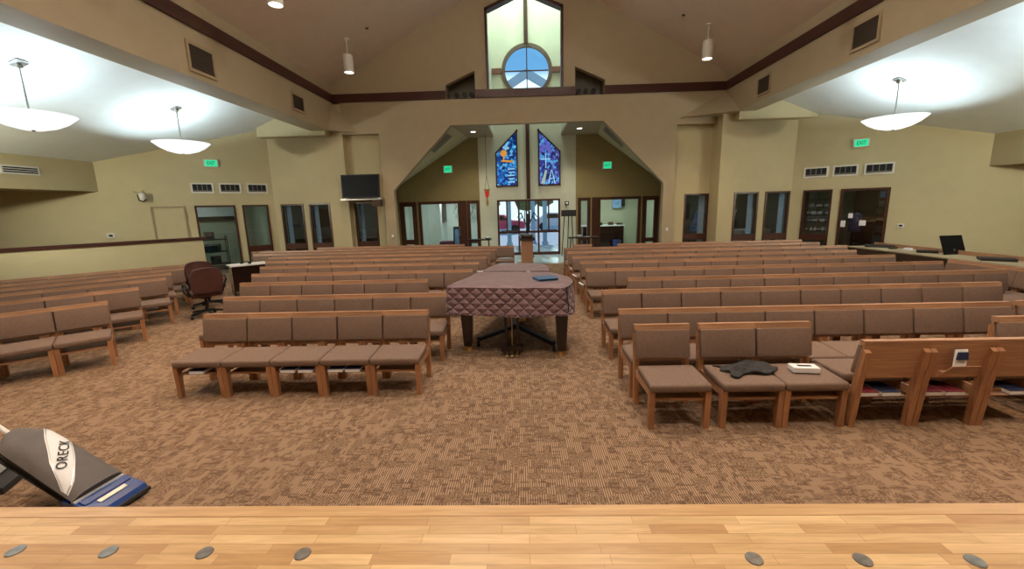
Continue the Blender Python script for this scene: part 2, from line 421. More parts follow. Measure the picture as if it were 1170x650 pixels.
wall('wall_back_left', (-8.88, 15.0), (-6.2, 15.0), [(0, 4.93), (1.9, 5.75), (2.68, 5.75)], [(0.22, 1.04, 0, 2.33), (1.23, 2.0, 0, 2.33)], 'wall', 0.25, -1)
wall('wall_back_right', (6.60, 14.6), (9.03, 14.6), [(0, 4.86), (0.27, 4.86), (0.30, 5.6), (0.75, 5.6), (2.43, 4.88)], [(0.53, 1.34, 0, 2.33), (1.56, 2.38, 0, 2.33)], 'wall', 0.25, -1)
struct('wall_pier_right', bx(6.60, 6.72, 14.85, 15.3, 0, 4.95, bx(6.60, 7.4, 14.62, 15.25, 4.845, 5.0)), 'wall')
# angled walls
LA = Vector((-8.88, 15.0)); LD = Vector((-0.7317, -0.6816)); RA = Vector((9.03, 14.6)); RD = Vector((0.717, -0.697))
uL = lambda x: (x - LA.x) / LD.x
uR = lambda x: (x - RA.x) / RD.x
wall('wall_angled_left', LA, LA + LD * 7.0, [(0, side_ceil(-8.88) + .05), (uL(-12.15), side_ceil(-12.15) + .05), (7.0, 3.6)],
     [(uL(-9.04), uL(-9.62), 0, 2.33), (uL(-9.76), uL(-10.58), 0, 2.33)], 'wall', 0.2, 1)
wall('wall_angled_right', RA, RA + RD * 7.1, [(0, side_ceil(9.03) + .05), (uR(12.15), side_ceil(12.15) + .05), (7.1, 3.6)],
     [(uR(9.27), uR(9.83), 0, 2.33), (uR(9.98), uR(10.82), 0, 2.33)], 'wall', 0.2, -1)
struct('wall_left', bx(-14.2, -14.0, -4.0, 10.3, 0, 3.6), 'wall')
struct('wall_right', bx(14.0, 14.2, -4.0, 9.8, 0, 3.6), 'wall')
struct('wall_front', bx(-14.2, 14.2, -4.2, -4.0, 0, 10), 'wall')
# bulkheads over the side recesses
for nm, s, ye in (('left', -1, 11.96), ('right', 1, 11.57)):
    bm = bx(s * 12.15, s * 14.0, -4, ye - 1.7, 2.77, 3.62)
    prism(bm, [(s * 12.15, ye - 1.7, 2.77), (s * 12.15, ye + 0.02, 2.77), (s * 14.0, ye - 1.7, 2.77)], (0, 0, 0.85))
    struct('wall_bulkhead_' + nm, bm, 'wall')
# side ceilings
for nm, s, xi in (('left', -1, 7.0), ('right', 1, 7.3)):
    yb = 15.0 if s < 0 else 14.62
    bm = prism(B(), [(s * xi, -4, side_ceil(xi)), (s * 14.2, -4, side_ceil(14.2) + 0.0), (s * 14.2, 15.2, side_ceil(14.2)), (s * xi, 15.2, side_ceil(xi))], (0, 0, 0.1))
    struct('ceiling_' + nm, bm, 'white_ceil')
# nave ceiling
for nm, x0, x1 in (('nave_left', -6.6, 0.19), ('nave_right', 6.98, 0.19)):
    struct('ceiling_' + nm, prism(B(), [(x0, -4, roof(x0)), (x1, -4, roof(x1)), (x1, 15.3, roof(x1)), (x0, 15.3, roof(x0))], (0, 0, 0.1)), 'nave_ceil')
# long beams with ledge
struct('beam_left', bx(-7.10, -6.45, -4, 15.0, 4.71, 6.24), 'gable')
struct('beam_right', bx(6.83, 7.45, -4, 15.0, 4.84, 6.24), 'gable')
# headers above the narrow windows
struct('wall_header_left', prism(B(), [(-8.95, 14.60, 4.57), (-6.62, 14.60, 4.57), (-6.62, 14.60, side_ceil(7.1) - .2), (-7.1, 14.60, side_ceil(7.1) + .02), (-8.95, 14.60, side_ceil(8.95) + .02)], (0, 0.45, 0)), 'wall')
struct('wall_header_right', prism(B(), [(6.95, 14.25, 4.60), (9.42, 14.25, 4.60), (9.42, 14.25, side_ceil(9.42) + .02), (7.4, 14.25, side_ceil(7.4) + .02), (6.95, 14.25, 5.0)], (0, 0.4, 0)), 'wall')
# corner wedges under the trim
for nm, xc, s, zb, wx, wy in (('left', -6.45, 1, 4.71, .8, .5), ('right', 6.83, -1, 4.84, 1.5, 1.0)):
    bm = B(); v = [bm.verts.new(p) for p in ((xc, 15.01, zb), (xc + s * wx, 15.01, zb), (xc, 15 - wy, zb), (xc, 15.01, 5.66))]
    for f in ((0, 1, 2), (0, 1, 3), (1, 2, 3), (0, 2, 3)): bm.faces.new([v[i] for i in f])
    struct('wall_corner_wedge_' + nm, bm, 'gable')
# maroon trim band
bm = B()
for a, b in ((-6.45, -2.53), (-1.53, 1.82), (2.81, 6.83)): bx(a, b, 14.94, 15.02, 5.67, 5.93, bm)
struct('trim_back', bm, 'trim')
struct('trim_left', bx(-6.47, -6.40, -4, 15.0, 5.67, 5.93), 'trim')
struct('trim_right', bx(6.78, 6.85, -4, 15.0, 5.67, 5.93), 'trim')

# ---- alcove
def bil(F0, F1, B0, B1, u, v):
    F0, F1, B0, B1 = map(Vector, (F0, F1, B0, B1))
    return (1 - v) * ((1 - u) * F0 + u * F1) + v * ((1 - u) * B0 + u * B1)
SOF = {'left': ((-4.54, 15.0, 2.72), (-2.42, 15.0, 4.83), (-5.40, 17.8, 2.85), (-2.17, 17.8, 4.84)),
       'right': ((4.88, 15.0, 2.72), (2.78, 15.0, 4.83), (5.76, 17.8, 2.88), (3.05, 17.8, 4.86))}
for nm, q in SOF.items():
    vv = [.0895 + (1 - .0895) * j / 6 for j in range(7)]
    bm = B(); g = [[bm.verts.new(bil(*q, i / 10, v)) for v in vv] for i in range(11)]
    gt = [[bm.verts.new(bil(*q, i / 10, v) + Vector((0, 0, 0.12))) for v in vv] for i in range(11)]
    for i in range(10):
        for j in range(6):
            bm.faces.new((g[i][j], g[i + 1][j], g[i + 1][j + 1], g[i][j + 1])); bm.faces.new((gt[i][j], gt[i][j + 1], gt[i + 1][j + 1], gt[i + 1][j]))
    struct('ceiling_alcove_slope_' + nm, bm, 'wall')
    # side walls of the alcove
    s = -1 if nm == 'left' else 1
    a, b = Vector(q[0]).lerp(Vector(q[2]), .0895), q[2]
    bm = prism(B(), [(a[0], a[1], 0), (b[0], b[1], 0), (b[0], b[1], b[2] + .1), (a[0], a[1], a[2] + .1)], (s * 0.15, 0, 0))
    struct('wall_alcove_' + nm, bm, 'olive')
bm = bx(-2.45, -1.15, 15.25, 17.8, 4.84, 4.96); bx(1.59, 3.1, 15.25, 17.8, 4.84, 4.96, bm)
struct('ceiling_alcove', bm, 'gable')
# shaft over the entrance
bm = bx(-1.27, -1.15, 15.25, 17.8, 4.96, 13); bx(1.59, 1.71, 15.25, 17.8, 4.96, 13, bm); bx(-1.27, 1.71, 15.05, 15.25, 9.9, 13, bm)
struct('wall_shaft', bm, 'bay')
struct('ceiling_shaft', bx(-1.3, 1.75, 15.0, 18.1, 13.0, 13.1), 'white_ceil')
# pale entrance wall with door opening and round window
bm = bx(-1.80, -1.08, 17.8, 18.0, 0, 5.0); bx(1.55, 2.20, 17.8, 18.0, 0, 5.0, bm); bx(-1.08, 1.55, 17.8, 18.0, 2.32, 5.0, bm)
cx, cz, cr = 0.26, 7.30, 0.90
x0, x1, z0, z1 = -1.3, 1.75, 5.0, 13.0
N = 48; ring = []; outer = []
for i in range(N):
    a = 2 * PI * i / N + 1e-4; c, s_ = math.cos(a), math.sin(a)
    t = min(((x1 - cx) / c if c > 0 else (x0 - cx) / c), ((z1 - cz) / s_ if s_ > 0 else (z0 - cz) / s_))
    ring.append((cx + cr * c, 17.8, cz + cr * s_)); outer.append((cx + t * c, 17.8, cz + t * s_))
for i in range(N):
    j = (i + 1) % N
    pts = [ring[i], outer[i]]
    oi, oj = outer[i], outer[j]
    if abs(oi[0] - oj[0]) > 1e-3 and abs(oi[2] - oj[2]) > 1e-3:
        pts.append((x1 if max(oi[0], oj[0]) > cx + 1.3 and min(oi[0], oj[0]) > cx - 1 else x0, 17.8, z1 if max(oi[2], oj[2]) > cz + 2.5 else z0))
    pts += [oj, ring[j]]
    prism(bm, pts, (0, 0.2, 0))
struct('wall_entrance', bm, 'bay')
wall('wall_olive_left', (-5.6, 17.8), (-1.8, 17.8), [(0, 5), (3.8, 5)], [(0.40, 1.12, 0, 2.33), (1.20, 3.23, 0, 2.33), (3.25, 3.78, 0, 2.33)], 'olive', 0.2, -1)
wall('wall_olive_right', (2.2, 17.8), (5.9, 17.8), [(0, 5), (3.7, 5)], [(0.09, 0.61, 0, 2.33), (0.67, 2.69, 0, 2.33), (2.76, 3.42, 0, 2.33)], 'olive', 0.2, -1)

# ------------------------------------------------------------------ windows and doors
WN = [0]; DN = [0]
def glazed(kind, P, Q, z1=2.33, rail=(0.72, 0.92), n=1, fw=0.055, gm='glass', depth=0.09, blind=None, out=(0, 1), bottom=True, lower=True, splits=None):
    """frame with glass set between the floor points P and Q (2d)"""
    cnt = WN if kind == 'window' else DN; cnt[0] += 1
    P = Vector(P); Q = Vector(Q); L = (Q - P).length; d = (Q - P) / L
    e = empty(f'{kind}_{cnt[0]}', (P.x, P.y, 0), math.atan2(d.y, d.x)); e['kind'] = 'structure'
    bm = B(); y0, y1 = -0.03, depth
    bx(0, fw, y0, y1, 0, z1, bm); bx(L - fw, L, y0, y1, 0, z1, bm); bx(fw, L - fw, y0, y1, z1 - fw, z1, bm)
    if rail: bx(fw, L - fw, y0 + .01, y1 - .01, rail[0], rail[1], bm)
    if bottom: bx(fw, L - fw, y0, y1, 0, 0.12, bm)
    for u in (splits or []):
        bx(u - fw * .5, u + fw * .5, y0 - .003, y1, 0, z1 - fw, bm)
    obj('frame', bm, 'frame', e)
    obj('glass_pane', bx(fw, L - fw, 0.03, 0.036, 0.05, z1 - fw), gm, e)
    if blind:
        bm = B()
        for k in range(5):
            u = blind[0] + (blind[1] - blind[0]) * k / 4
            box(bm, (u, 0.16, 1.4), (0.010, 0.06, 1.75), rz=1.1)
        obj('blind_slats', bm, 'blind', e)
    return e
glazed('window', (-8.66, 15.0), (-7.84, 15.0), blind=(0.12, 0.24))
glazed('window', (-7.65, 15.0), (-6.88, 15.0), blind=(0.12, 0.24))
glazed('window', (-6.12, 15.30), (-5.30, 15.30), blind=(0.12, 0.24))
glazed('window', (5.74, 15.30), (6.58, 15.30), blind=(0.60, 0.74))
glazed('window', (7.13, 14.6), (7.94, 14.6), blind=(0.58, 0.70))
glazed('window', (8.16, 14.6), (8.98, 14.6), blind=(0.60, 0.72))
glazed('window', (LA + LD * uL(-9.62)), (LA + LD * uL(-9.04)))
glazed('door', (LA + LD * uL(-10.58)), (LA + LD * uL(-9.76)), rail=None, bottom=False)
glazed('window', (RA + RD * uR(9.27)), (RA + RD * uR(9.83)))
glazed('door', (RA + RD * uR(9.98)), (RA + RD * uR(10.82)), rail=None, fw=0.07)
# alcove storefronts
glazed('window', (-5.20, 17.8), (-4.48, 17.8), rail=(0.55, 0.75), fw=0.19, gm='clear')
d1 = glazed('door', (-4.40, 17.8), (-2.37, 17.8), rail=None, fw=0.11, gm='clear', bottom=False)
obj('door_stile', bx(1.66, 1.92, -.02, .07, 0, 2.22), 'frame', d1); obj('pull_handle', tube(B(), [(1.72, -.02, .9), (1.72, -.08, .9), (1.72, -.08, 1.25), (1.72, -.02, 1.25)], .012), 'chrome', d1)
glazed('window', (-2.35, 17.8), (-1.82, 17.8), rail=(0.55, 0.7), fw=0.13, gm='clear')
glazed('window', (2.29, 17.8), (2.81, 17.8), rail=(0.55, 0.72), fw=0.13, gm='clear')
d2 = glazed('door', (2.87, 17.8), (4.89, 17.8), rail=None, fw=0.11, gm='clear', bottom=False)
obj('door_stile', bx(.11, .36, -.02, .07, 0, 2.22), 'frame', d2)
glazed('window', (4.96, 17.8), (5.62, 17.8), rail=(0.45, 0.62), fw=0.17, gm='clear')
door = glazed('door', (-1.08, 17.8), (1.55, 17.8), z1=2.32, rail=(0.93, 1.02), fw=0.075, gm='clear', splits=[0.90, 1.72])
bm = B()
for u in (0.40, 1.22, 1.32, 2.15): bx(u - .03, u + .03, -.02, .05, 1.02, 2.25, bm)
obj('mullion', bm, 'frame', door)
bm = B(); bx(0.15, 0.85, -.10, -.07, 1.03, 1.06, bm); bx(1.80, 2.48, -.10, -.07, 1.03, 1.06, bm); bx(.2, .23, -.08, 0, 1.02, 1.05, bm); bx(.78, .81, -.08, 0, 1.02, 1.05, bm); bx(1.85, 1.88, -.08, 0, 1.02, 1.05, bm); bx(2.4, 2.43, -.08, 0, 1.02, 1.05, bm)
obj('push_bar', bm, 'darkmetal', door)
# cream closet door on the left angled wall
a = LA + LD * uL(-11.38); b = LA + LD * uL(-10.76); DN[0] += 1
L = (b - a).length; e = empty(f'door_{DN[0]}', (a.x, a.y, 0), math.atan2((b - a).y, (b - a).x)); e['kind'] = 'structure'
obj('door_panel', bx(0.04, L - .04, -0.015, 0.0, 0.01, 2.28), 'wall', e)
bm = bx(0, .04, -.045, 0, 0, 2.32); bx(L - .04, L, -.045, 0, 0, 2.32, bm); bx(.04, L - .04, -.045, 0, 2.28, 2.32, bm)
obj('door_frame', bm, 'grille_frame', e)
# upper window frame in the gable
e = empty('window_90', (0, 15, 0)); e['kind'] = 'structure'
bm = B(); w = lambda x: 8.40 + 0.42 * (1.27 - abs(x - 0.15))
for a, b in ((-1.14, -1.06), (1.35, 1.43)): prism(bm, [(a, -.04, 5.80), (b, -.04, 5.80), (b, -.04, w(b) + .02), (a, -.04, w(a) + .02)], (0, .3, 0))
for a, b in ((-1.14, .15), (.15, 1.43)): prism(bm, [(a, -.04, w(a) - .08), (b, -.04, w(b) - .08), (b, -.04, w(b) + .02), (a, -.04, w(a) + .02)], (0, .3, 0))
obj('frame', bm, 'trim', e)
# round window
e = empty('window_91', (cx, 17.8, cz)); e['kind'] = 'structure'
bm = B()
N = 48
for i in range(N):
    a, b = 2 * PI * i / N, 2 * PI * (i + 1) / N
    pts = [(r * math.cos(t), -.06, r * math.sin(t)) for r, t in ((.86, a), (1.0, a), (1.0, b), (.86, b))]
    prism(bm, pts, (0, .12, 0))
obj('round_frame', bm, paint('grey_brown_round_frame', (0.12, 0.085, 0.07), 0.5, 0.1, bump=0), e)
bm = bx(-.02, .02, -.02, .03, -.88, .88); bx(-.88, .88, -.02, .03, -.02, .02, bm)
obj('muntin', bm, 'trim', e)
bm = B(); bmesh.ops.create_circle(bm, cap_ends=True, segments=48, radius=.88, matrix=Matrix.Translation((0, .05, 0)) @ Matrix.Rotation(PI / 2, 4, 'X'))
obj('glass_pane', bm, 'clear', e)
# skylight of the shaft
# tall wooden cross: pole and arms on the entrance wall
cr_ = empty('wooden_cross', (0.24, 17.70, 0)); tag(cr_, 'tall thin brown wooden cross fixed to the entrance wall, passing the round window', 'cross')
bm = bx(-.075, .075, 0, .08, 2.34, 6.30); bx(-.075, .075, 0, .08, 8.28, 12.0, bm)
obj('upright', bm, 'trim', cr_)
M['reddish'] = paint('red_brown_crossbar', (0.19, 0.085, 0.065), 0.5, 0.1, bump=0)
bm = bx(-1.37, -.98, 0, .08, -.1 + 7.30, .1 + 7.30); bx(1.0, 1.34, 0, .08, 7.20, 7.40, bm)
obj('crossbar', bm, 'reddish', cr_)

# stained glass panels
def sg(nm, pts, mat, label, deco):
    e = empty('stained_glass_window', (pts[0][0], 17.76, pts[0][1])); tag(e, label, 'stained glass', 'stained glass panels')
    o0 = pts[0]; loc = [(x - o0[0], z - o0[1]) for x, z in pts]
    obj('glass_panel', prism(B(), [(x, 0.0, z) for x, z in loc], (0, 0.02, 0)), mat, e)
    bm = B(); n = len(loc)
    cxm = sum(p[0] for p in loc) / n; czm = sum(p[1] for p in loc) / n
    for i in range(n):
        a, b = Vector(loc[i]), Vector(loc[(i + 1) % n]); d = (b - a).normalized(); nn = Vector((-d.y, d.x))
        if (Vector((cxm, czm)) - a).dot(nn) < 0: nn = -nn
        q = [a - d * 0, b, b + nn * .055, a + nn * .055]
        prism(bm, [(p.x, -.02, p.y) for p in q], (0, .05, 0))
    obj('frame', bm, 'trim', e)
    for kind, m, shape in deco:
        obj(kind, shape(B()), m, e)
def disc(x, z, r, y=-.008, n=20):
    def f(bm):
        bmesh.ops.create_circle(bm, cap_ends=True, segments=n, radius=r, matrix=Matrix.Translation((x, y, z)) @ Matrix.Rotation(PI / 2, 4, 'X')); return bm
    return f
def many(*fs):
    def f(bm):
        for g in fs: g(bm)
        return bm
    return f
def flat(pts, y=-.009):
    def f(bm): return prism(bm, [(x, y, z) for x, z in pts], (0, .004, 0))
    return f
sg('L', [(-1.09, 2.86), (-0.18, 2.86), (-0.18, 5.10), (-1.09, 4.22)], 'sgL', 'left stained glass window in blues with amber chalice, beside the tall cross', [
    ('chalice', 'sg_gold', many(disc(.34, 1.33, .13), flat([(.31, 1.05), (.37, 1.05), (.36, 1.22), (.32, 1.22)]), flat([(.24, 1.0), (.70, .96), (.74, 1.04), (.24, 1.06)]))),
    ('grapes', 'sg_white', many(disc(.36, 1.55, .055), disc(.46, 1.62, .055), disc(.44, 1.50, .055), disc(.53, 1.53, .05), disc(.47, 1.70, .045))),
    ('wave', 'sg_white', many(*[flat([(.50 + .05 * (k % 2), .15 + .13 * k), (.78, .17 + .13 * k), (.76, .21 + .13 * k), (.50, .20 + .13 * k)]) for k in range(5)]))])
sg('R', [(0.66, 2.86), (1.57, 2.86), (1.57, 4.22), (0.66, 5.10)], 'sgR', 'right stained glass window in blue and violet with pale cross', [
    ('cross', 'sg_white', many(flat([(.29, .70), (.33, .70), (.33, 1.28), (.29, 1.28)]), flat([(.12, 1.03), (.50, 1.03), (.50, 1.08), (.12, 1.08)]))),
    ('bloom', 'sg_viol', many(disc(.16, 1.45, .11), disc(.40, 1.52, .13), disc(.48, 1.36, .09), disc(.20, 1.60, .07))),
    ('path', 'sg_green', many(flat([(.10, .08), (.26, .08), (.36, .62), (.28, .62)]))),
    ('letters', 'sg_white', many(flat([(.40, .08), (.45, .08), (.54, .62), (.51, .62)]), flat([(.66, .08), (.71, .08), (.57, .62), (.54, .62)]), flat([(.50, .26), (.60, .26), (.60, .30), (.50, .30)])))])

# ------------------------------------------------------------------ rooms beyond the glass
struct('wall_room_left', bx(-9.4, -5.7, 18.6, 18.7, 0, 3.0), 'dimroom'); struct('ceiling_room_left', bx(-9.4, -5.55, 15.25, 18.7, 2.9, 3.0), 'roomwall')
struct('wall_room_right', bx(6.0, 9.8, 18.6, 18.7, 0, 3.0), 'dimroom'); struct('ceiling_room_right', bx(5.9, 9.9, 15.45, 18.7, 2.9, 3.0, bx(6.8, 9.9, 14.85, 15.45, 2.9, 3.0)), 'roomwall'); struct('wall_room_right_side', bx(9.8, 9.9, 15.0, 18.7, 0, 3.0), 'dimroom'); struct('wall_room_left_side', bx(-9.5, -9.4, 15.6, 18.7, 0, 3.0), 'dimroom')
struct('wall_foyer_left', bx(-5.7, -1.9, 21.0, 21.1, 0, 2.8), 'bay'); struct('ceiling_foyer_left', bx(-5.7, -1.8, 18.0, 21.1, 2.7, 2.8), 'white_ceil')
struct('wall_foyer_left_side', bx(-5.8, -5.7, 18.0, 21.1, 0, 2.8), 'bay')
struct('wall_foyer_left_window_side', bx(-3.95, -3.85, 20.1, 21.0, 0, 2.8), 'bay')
struct('wall_foyer_right', bx(2.3, 6.0, 21.0, 21.1, 0, 2.8), 'roomwall'); struct('ceiling_foyer_right', bx(2.2, 6.0, 18.0, 21.1, 2.7, 2.8), 'white_ceil')
struct('wall_foyer_right_side', bx(5.9, 6.0, 18.0, 21.1, 0, 2.8), 'roomwall')
# rooms behind the angled walls
def back_room(nm, A_, D_, s, u0, u1, dist, mat):
    n = Vector((D_.y, -D_.x)) * s
    if n.y < 0: n = -n
    a = A_ + D_ * u0 + n * dist; b = A_ + D_ * u1 + n * dist
    bm = prism(B(), [(a.x, a.y, 0), (b.x, b.y, 0), (b.x, b.y, 3), (a.x, a.y, 3)], (n.x * .1, n.y * .1, 0))
    struct('wall_room_' + nm, bm, mat)
    p = [A_ + D_ * u0 + n * .2, A_ + D_ * u1 + n * .2, b, a]
    struct('ceiling_room_' + nm, prism(B(), [(q.x, q.y, 2.9) for q in p], (0, 0, .1)), 'roomwall')
    for k, u in (('near', u0), ('far', u1)):
        p0 = A_ + D_ * u + n * .2; p1 = A_ + D_ * u + n * dist
        struct(f'wall_room_{nm}_{k}', prism(B(), [(p0.x, p0.y, 0), (p1.x, p1.y, 0), (p1.x, p1.y, 3), (p0.x, p0.y, 3)], (D_.x * .1, D_.y * .1, 0)), mat)
    return n
nL = back_room('angled_left', LA, LD, 1, 0.06, 5.0, 3.4, 'roomwall')
nR = back_room('angled_right', RA, RD, 1, 0.06, 5.0, 3.4, 'roomwall')

def loc_on(A_, D_, n, u, dist): p = A_ + D_ * u + n * dist; return p
# contents of the left storage room
p = loc_on(LA, LD, nL, 2.0, 3.35); ang = math.atan2(LD.y, LD.x) + PI
e = empty('projection_screen', (p.x, p.y, 0), ang); tag(e, 'white roll-down screen on storage room wall, seen through left glass door', 'screen')
obj('screen_sheet', bx(-1.3, 1.3, -.04, -.02, 1.95, 2.75), 'white', e); obj('bottom_bar', bx(-1.35, 1.35, -.07, -.01, 1.80, 1.95), 'black', e)
def cart(name, loc, rz, label, cat='cart'):
    e = empty(name, (loc.x, loc.y, 0), rz); tag(e, label, cat)
    bm = B()
    for z in (.2, .65, 1.1): bx(-.45, .45, -.25, .25, z, z + .03, bm)
    obj('shelf_deck', bm, 'darkmetal', e)
    bm = B()
    for x in (-.44, .44):
        for y in (-.24, .24): cyl(bm, (x, y, .1), (x, y, 1.25), .014, n=8)
    obj('post', bm, 'darkmetal', e)
    bm = B()
    for x in (-.44, .44):
        for y in (-.24, .24): cyl(bm, (x - .015, y, .06), (x + .015, y, .06), .06, n=14)
    obj('caster', bm, 'black', e)
    return e
p = loc_on(LA, LD, nL, 1.8, 2.0); cart('storage_cart', p, ang, 'dark metal storage cart in the room behind the left glass door')
for k, (u, dist, z) in enumerate(((1.7, 2.0, .685), (2.0, 1.95, .685), (1.85, 2.05, 1.135), (1.75, 2.0, .235))):
    p = loc_on(LA, LD, nL, u, dist)
    o = obj('storage_crate', prism(B(), [(-.14, -.15, 0), (.14, -.15, 0), (.16, .15, 0), (-.16, .15, 0)], (0, 0, .26)), 'teal'); o.location = (p.x, p.y, z); o.rotation_euler = (0, 0, ang)
    tag(o, ['teal crate on cart middle shelf, left one, behind glass door', 'teal crate on cart middle shelf, right one, behind glass door', 'teal crate on top of the storage cart behind glass door', 'teal crate on the bottom shelf of the storage cart'][k], 'crate', 'crates on the storage cart')
p = loc_on(LA, LD, nL, 2.9, 2.3); cart('storage_cart', p, ang + .4, 'second dark metal cart deeper in the storage room, beside the screen')
# right room: shelves, dark cabinet, papers on door
angR = math.atan2(RD.y, RD.x)
p = loc_on(RA, RD, nR, 2.1, 3.3)
e = empty('storage_cabinet', (p.x, p.y, 0), angR); tag(e, 'tall black cabinet in the room behind the right glass door', 'cabinet')
bm = bx(-.75, .75, -.5, 0, 0, 2.5); obj('cabinet_body', bm, 'black', e)
bm = bx(-.73, -.01, -.52, -.5, .05, 2.45); obj('cabinet_door', bm, 'screen', e); bm = bx(.01, .73, -.52, -.5, .05, 2.45); obj('cabinet_door', bm, 'screen', e)
drp = door_r = None
for k, (u, z, w_, h_) in enumerate(((uR(10.20), 1.50, .11, .15), (uR(10.42), 1.28, .16, .16), (uR(10.08), 1.25, .12, .20))):
    p = loc_on(RA, RD, nR, u, -.012 + .03)
    o = obj('paper_notice', bx(-w_ / 2, w_ / 2, -.002, .002, -h_ / 2, h_ / 2), 'paper'); o.location = (p.x, p.y, z); o.rotation_euler = (0, 0, angR)
    tag(o, ['upper white paper notice taped on right glass door', 'middle white paper notice taped on right glass door', 'left white paper notice taped low on right glass door'][k], 'notice', 'notices on the right glass door')
p = loc_on(RA, RD, nR, uR(10.2), 1.2)
e = empty('draped_coat_stand', (p.x, p.y, 0)); tag(e, 'blue jacket on a stand, seen through right glass door', 'coat stand')
obj('stand_pole', cyl(cyl(B(), (0, 0, 0), (0, 0, .03), .2), (0, 0, .03), (0, 0, 1.6), .02), 'darkmetal', e)
obj('jacket', lathe(B(), [(.03, 1.56), (.13, 1.52), (.18, 1.44), (.17, 1.2), (.18, .95), (.16, .94)], n=20), 'blue', e, smooth=True)
p = loc_on(RA, RD, nR, uR(10.75), 1.6)
e = empty('display_rack', (p.x, p.y, 0), angR); tag(e, 'literature rack with red and white leaflets behind right glass door', 'rack')
bm = B()
for z in (.5, .9, 1.3, 1.7, 2.0): bx(-.3, .3, -.12, .1, z, z + .02, bm)
bx(-.32, -.3, -.12, .1, 0, 2.2, bm); bx(.3, .32, -.12, .1, 0, 2.2, bm); obj('rack_shelf', bm, 'darkmetal', e)
for k, (z, m) in enumerate(((1.72, 'paper'), (1.32, 'redbook'), (2.02, 'poster'), (.92, 'teal'), (.52, 'teal'))):
    bm = B()
    for j in range(3): box(bm, (-.2 + .2 * j, 0, z + .11), (.15, .012, .2), rx=-.15)
    obj('leaflets', bm, m, e)
p = loc_on(RA, RD, nR, uR(9.55), 1.0)
e = empty('pamphlet_shelf', (p.x, p.y, 0), angR); tag(e, 'open shelf of mixed papers behind the narrow right window', 'shelf')
bm = B()
for z in (.95, 1.25, 1.5, 1.75, 2.0): bx(-.5, .5, -.15, .15, z, z + .02, bm)
bx(-.52, -.5, -.15, .15, 0, 2.2, bm); bx(.5, .52, -.15, .15, 0, 2.2, bm); obj('shelf_board', bm, 'counter_dark', e)
bm = B()
for z in (.97, 1.27, 1.52, 1.77):
    x = -.45
    while x < .4:
        w_ = random.uniform(.05, .16); box(bm, (x + w_ / 2, -.05, z + .05), (w_, .15, random.uniform(.04, .14))); x += w_ + random.uniform(.02, .12)
obj('papers', bm, 'paper', e)

# left & right window rooms: simple furniture
def desk(name, x0, x1, y, z, mat, label):
    e = empty(name, ((x0 + x1) / 2, y, 0)); tag(e, label, 'desk'); w_ = (x1 - x0) / 2
    obj('desk_top', bx(-w_, w_, -.3, .3, z - .04, z), mat, e)
    obj('side_panel', bx(-w_, -w_ + .04, -.28, .28, 0, z - .04), mat, e); obj('side_panel', bx(w_ - .04, w_, -.28, .28, 0, z - .04), mat, e)
    obj('modesty_panel', bx(-w_ + .04, w_ - .04, .1, .13, .15, z - .04), mat, e)
    return e
desk('wooden_desk', -8.9, -7.0, 16.4, 1.0, 'frame', 'dark wooden desk in the room behind the two left windows')
desk('wooden_desk', -6.6, -5.9, 16.6, 0.95, 'frame', 'small dark desk behind the window below the television')
desk('white_worktop', 7.0, 9.2, 16.2, 0.98, 'white', 'white topped work desk behind the two right windows')
def picture(x, y, z, w_, h_, mat, label, name='framed_picture'):
    e = empty(name, (x, y, z)); tag(e, label, 'picture')
    bm = bx(-w_ / 2, w_ / 2, -.03, 0, h_ / 2 - .03, h_ / 2); bx(-w_ / 2, w_ / 2, -.03, 0, -h_ / 2, -h_ / 2 + .03, bm); bx(-w_ / 2, -w_ / 2 + .03, -.03, 0, -h_ / 2, h_ / 2, bm); bx(w_ / 2 - .03, w_ / 2, -.03, 0, -h_ / 2, h_ / 2, bm)
    obj('frame', bm, 'black', e); obj('picture_sheet', bx(-w_ / 2, w_ / 2, -.012, -.006, -h_ / 2, h_ / 2), mat, e)
picture(6.95, 18.6, 1.65, .55, .65, 'grille', 'dark framed picture on room wall behind right niche window')
picture(-9.0, 18.6, 1.75, .7, .8, 'counter_dark', 'dark framed picture behind the leftmost rear window')
picture(-8.35, 18.6, 1.9, .35, .9, 'white', 'tall white framed sheet behind the second rear window')
picture(-8.35, 18.6, 1.15, .35, .35, 'white', 'small white framed sheet under the tall one')
o = obj('printed_banner', prism(B(), [(0, 0, 0), (.5, 0, 0), (.62, .05, .85), (.28, .05, .85)], (0, .02, 0)), 'poster'); o.location = (6.85, 17.6, .85); tag(o, 'pale blue draped banner behind right niche window', 'banner')
e = empty('banner_stand', (7.1, 17.7, 0)); tag(e, 'thin stand carrying the pale blue banner', 'stand'); obj('stand_leg', tube(tube(B(), [(-.25, .0, 0), (-.05, -.02, 1.7)], .012), [(.3, 0, 0), (.0, -.02, 1.7)], .012), 'darkmetal', e)
for k, (x, y, a, lab) in enumerate(((8.9, 18.3, 0.3, 'cream open umbrella screen behind the fifth window'),)):
    pass
def leaning_board(x, y, lean, mat, label):
    o = obj('leaning_board', prism(B(), [(-.12, 0, 0), (.12, 0, 0), (.12 + lean, .1, .75), (lean - .10, .1, .75)], (0, .02, 0)), mat); o.location = (x, y, .98)
    tag(o, label, 'board')
leaning_board(7.75, 16.2, .25, 'white', 'slanted pale board on worktop behind third window from right'); leaning_board(8.55, 16.2, .2, 'white', 'slanted pale board on worktop behind second window from right')
leaning_board(7.95, 16.28, .1, 'black', 'black folder standing behind the slanted board on worktop')
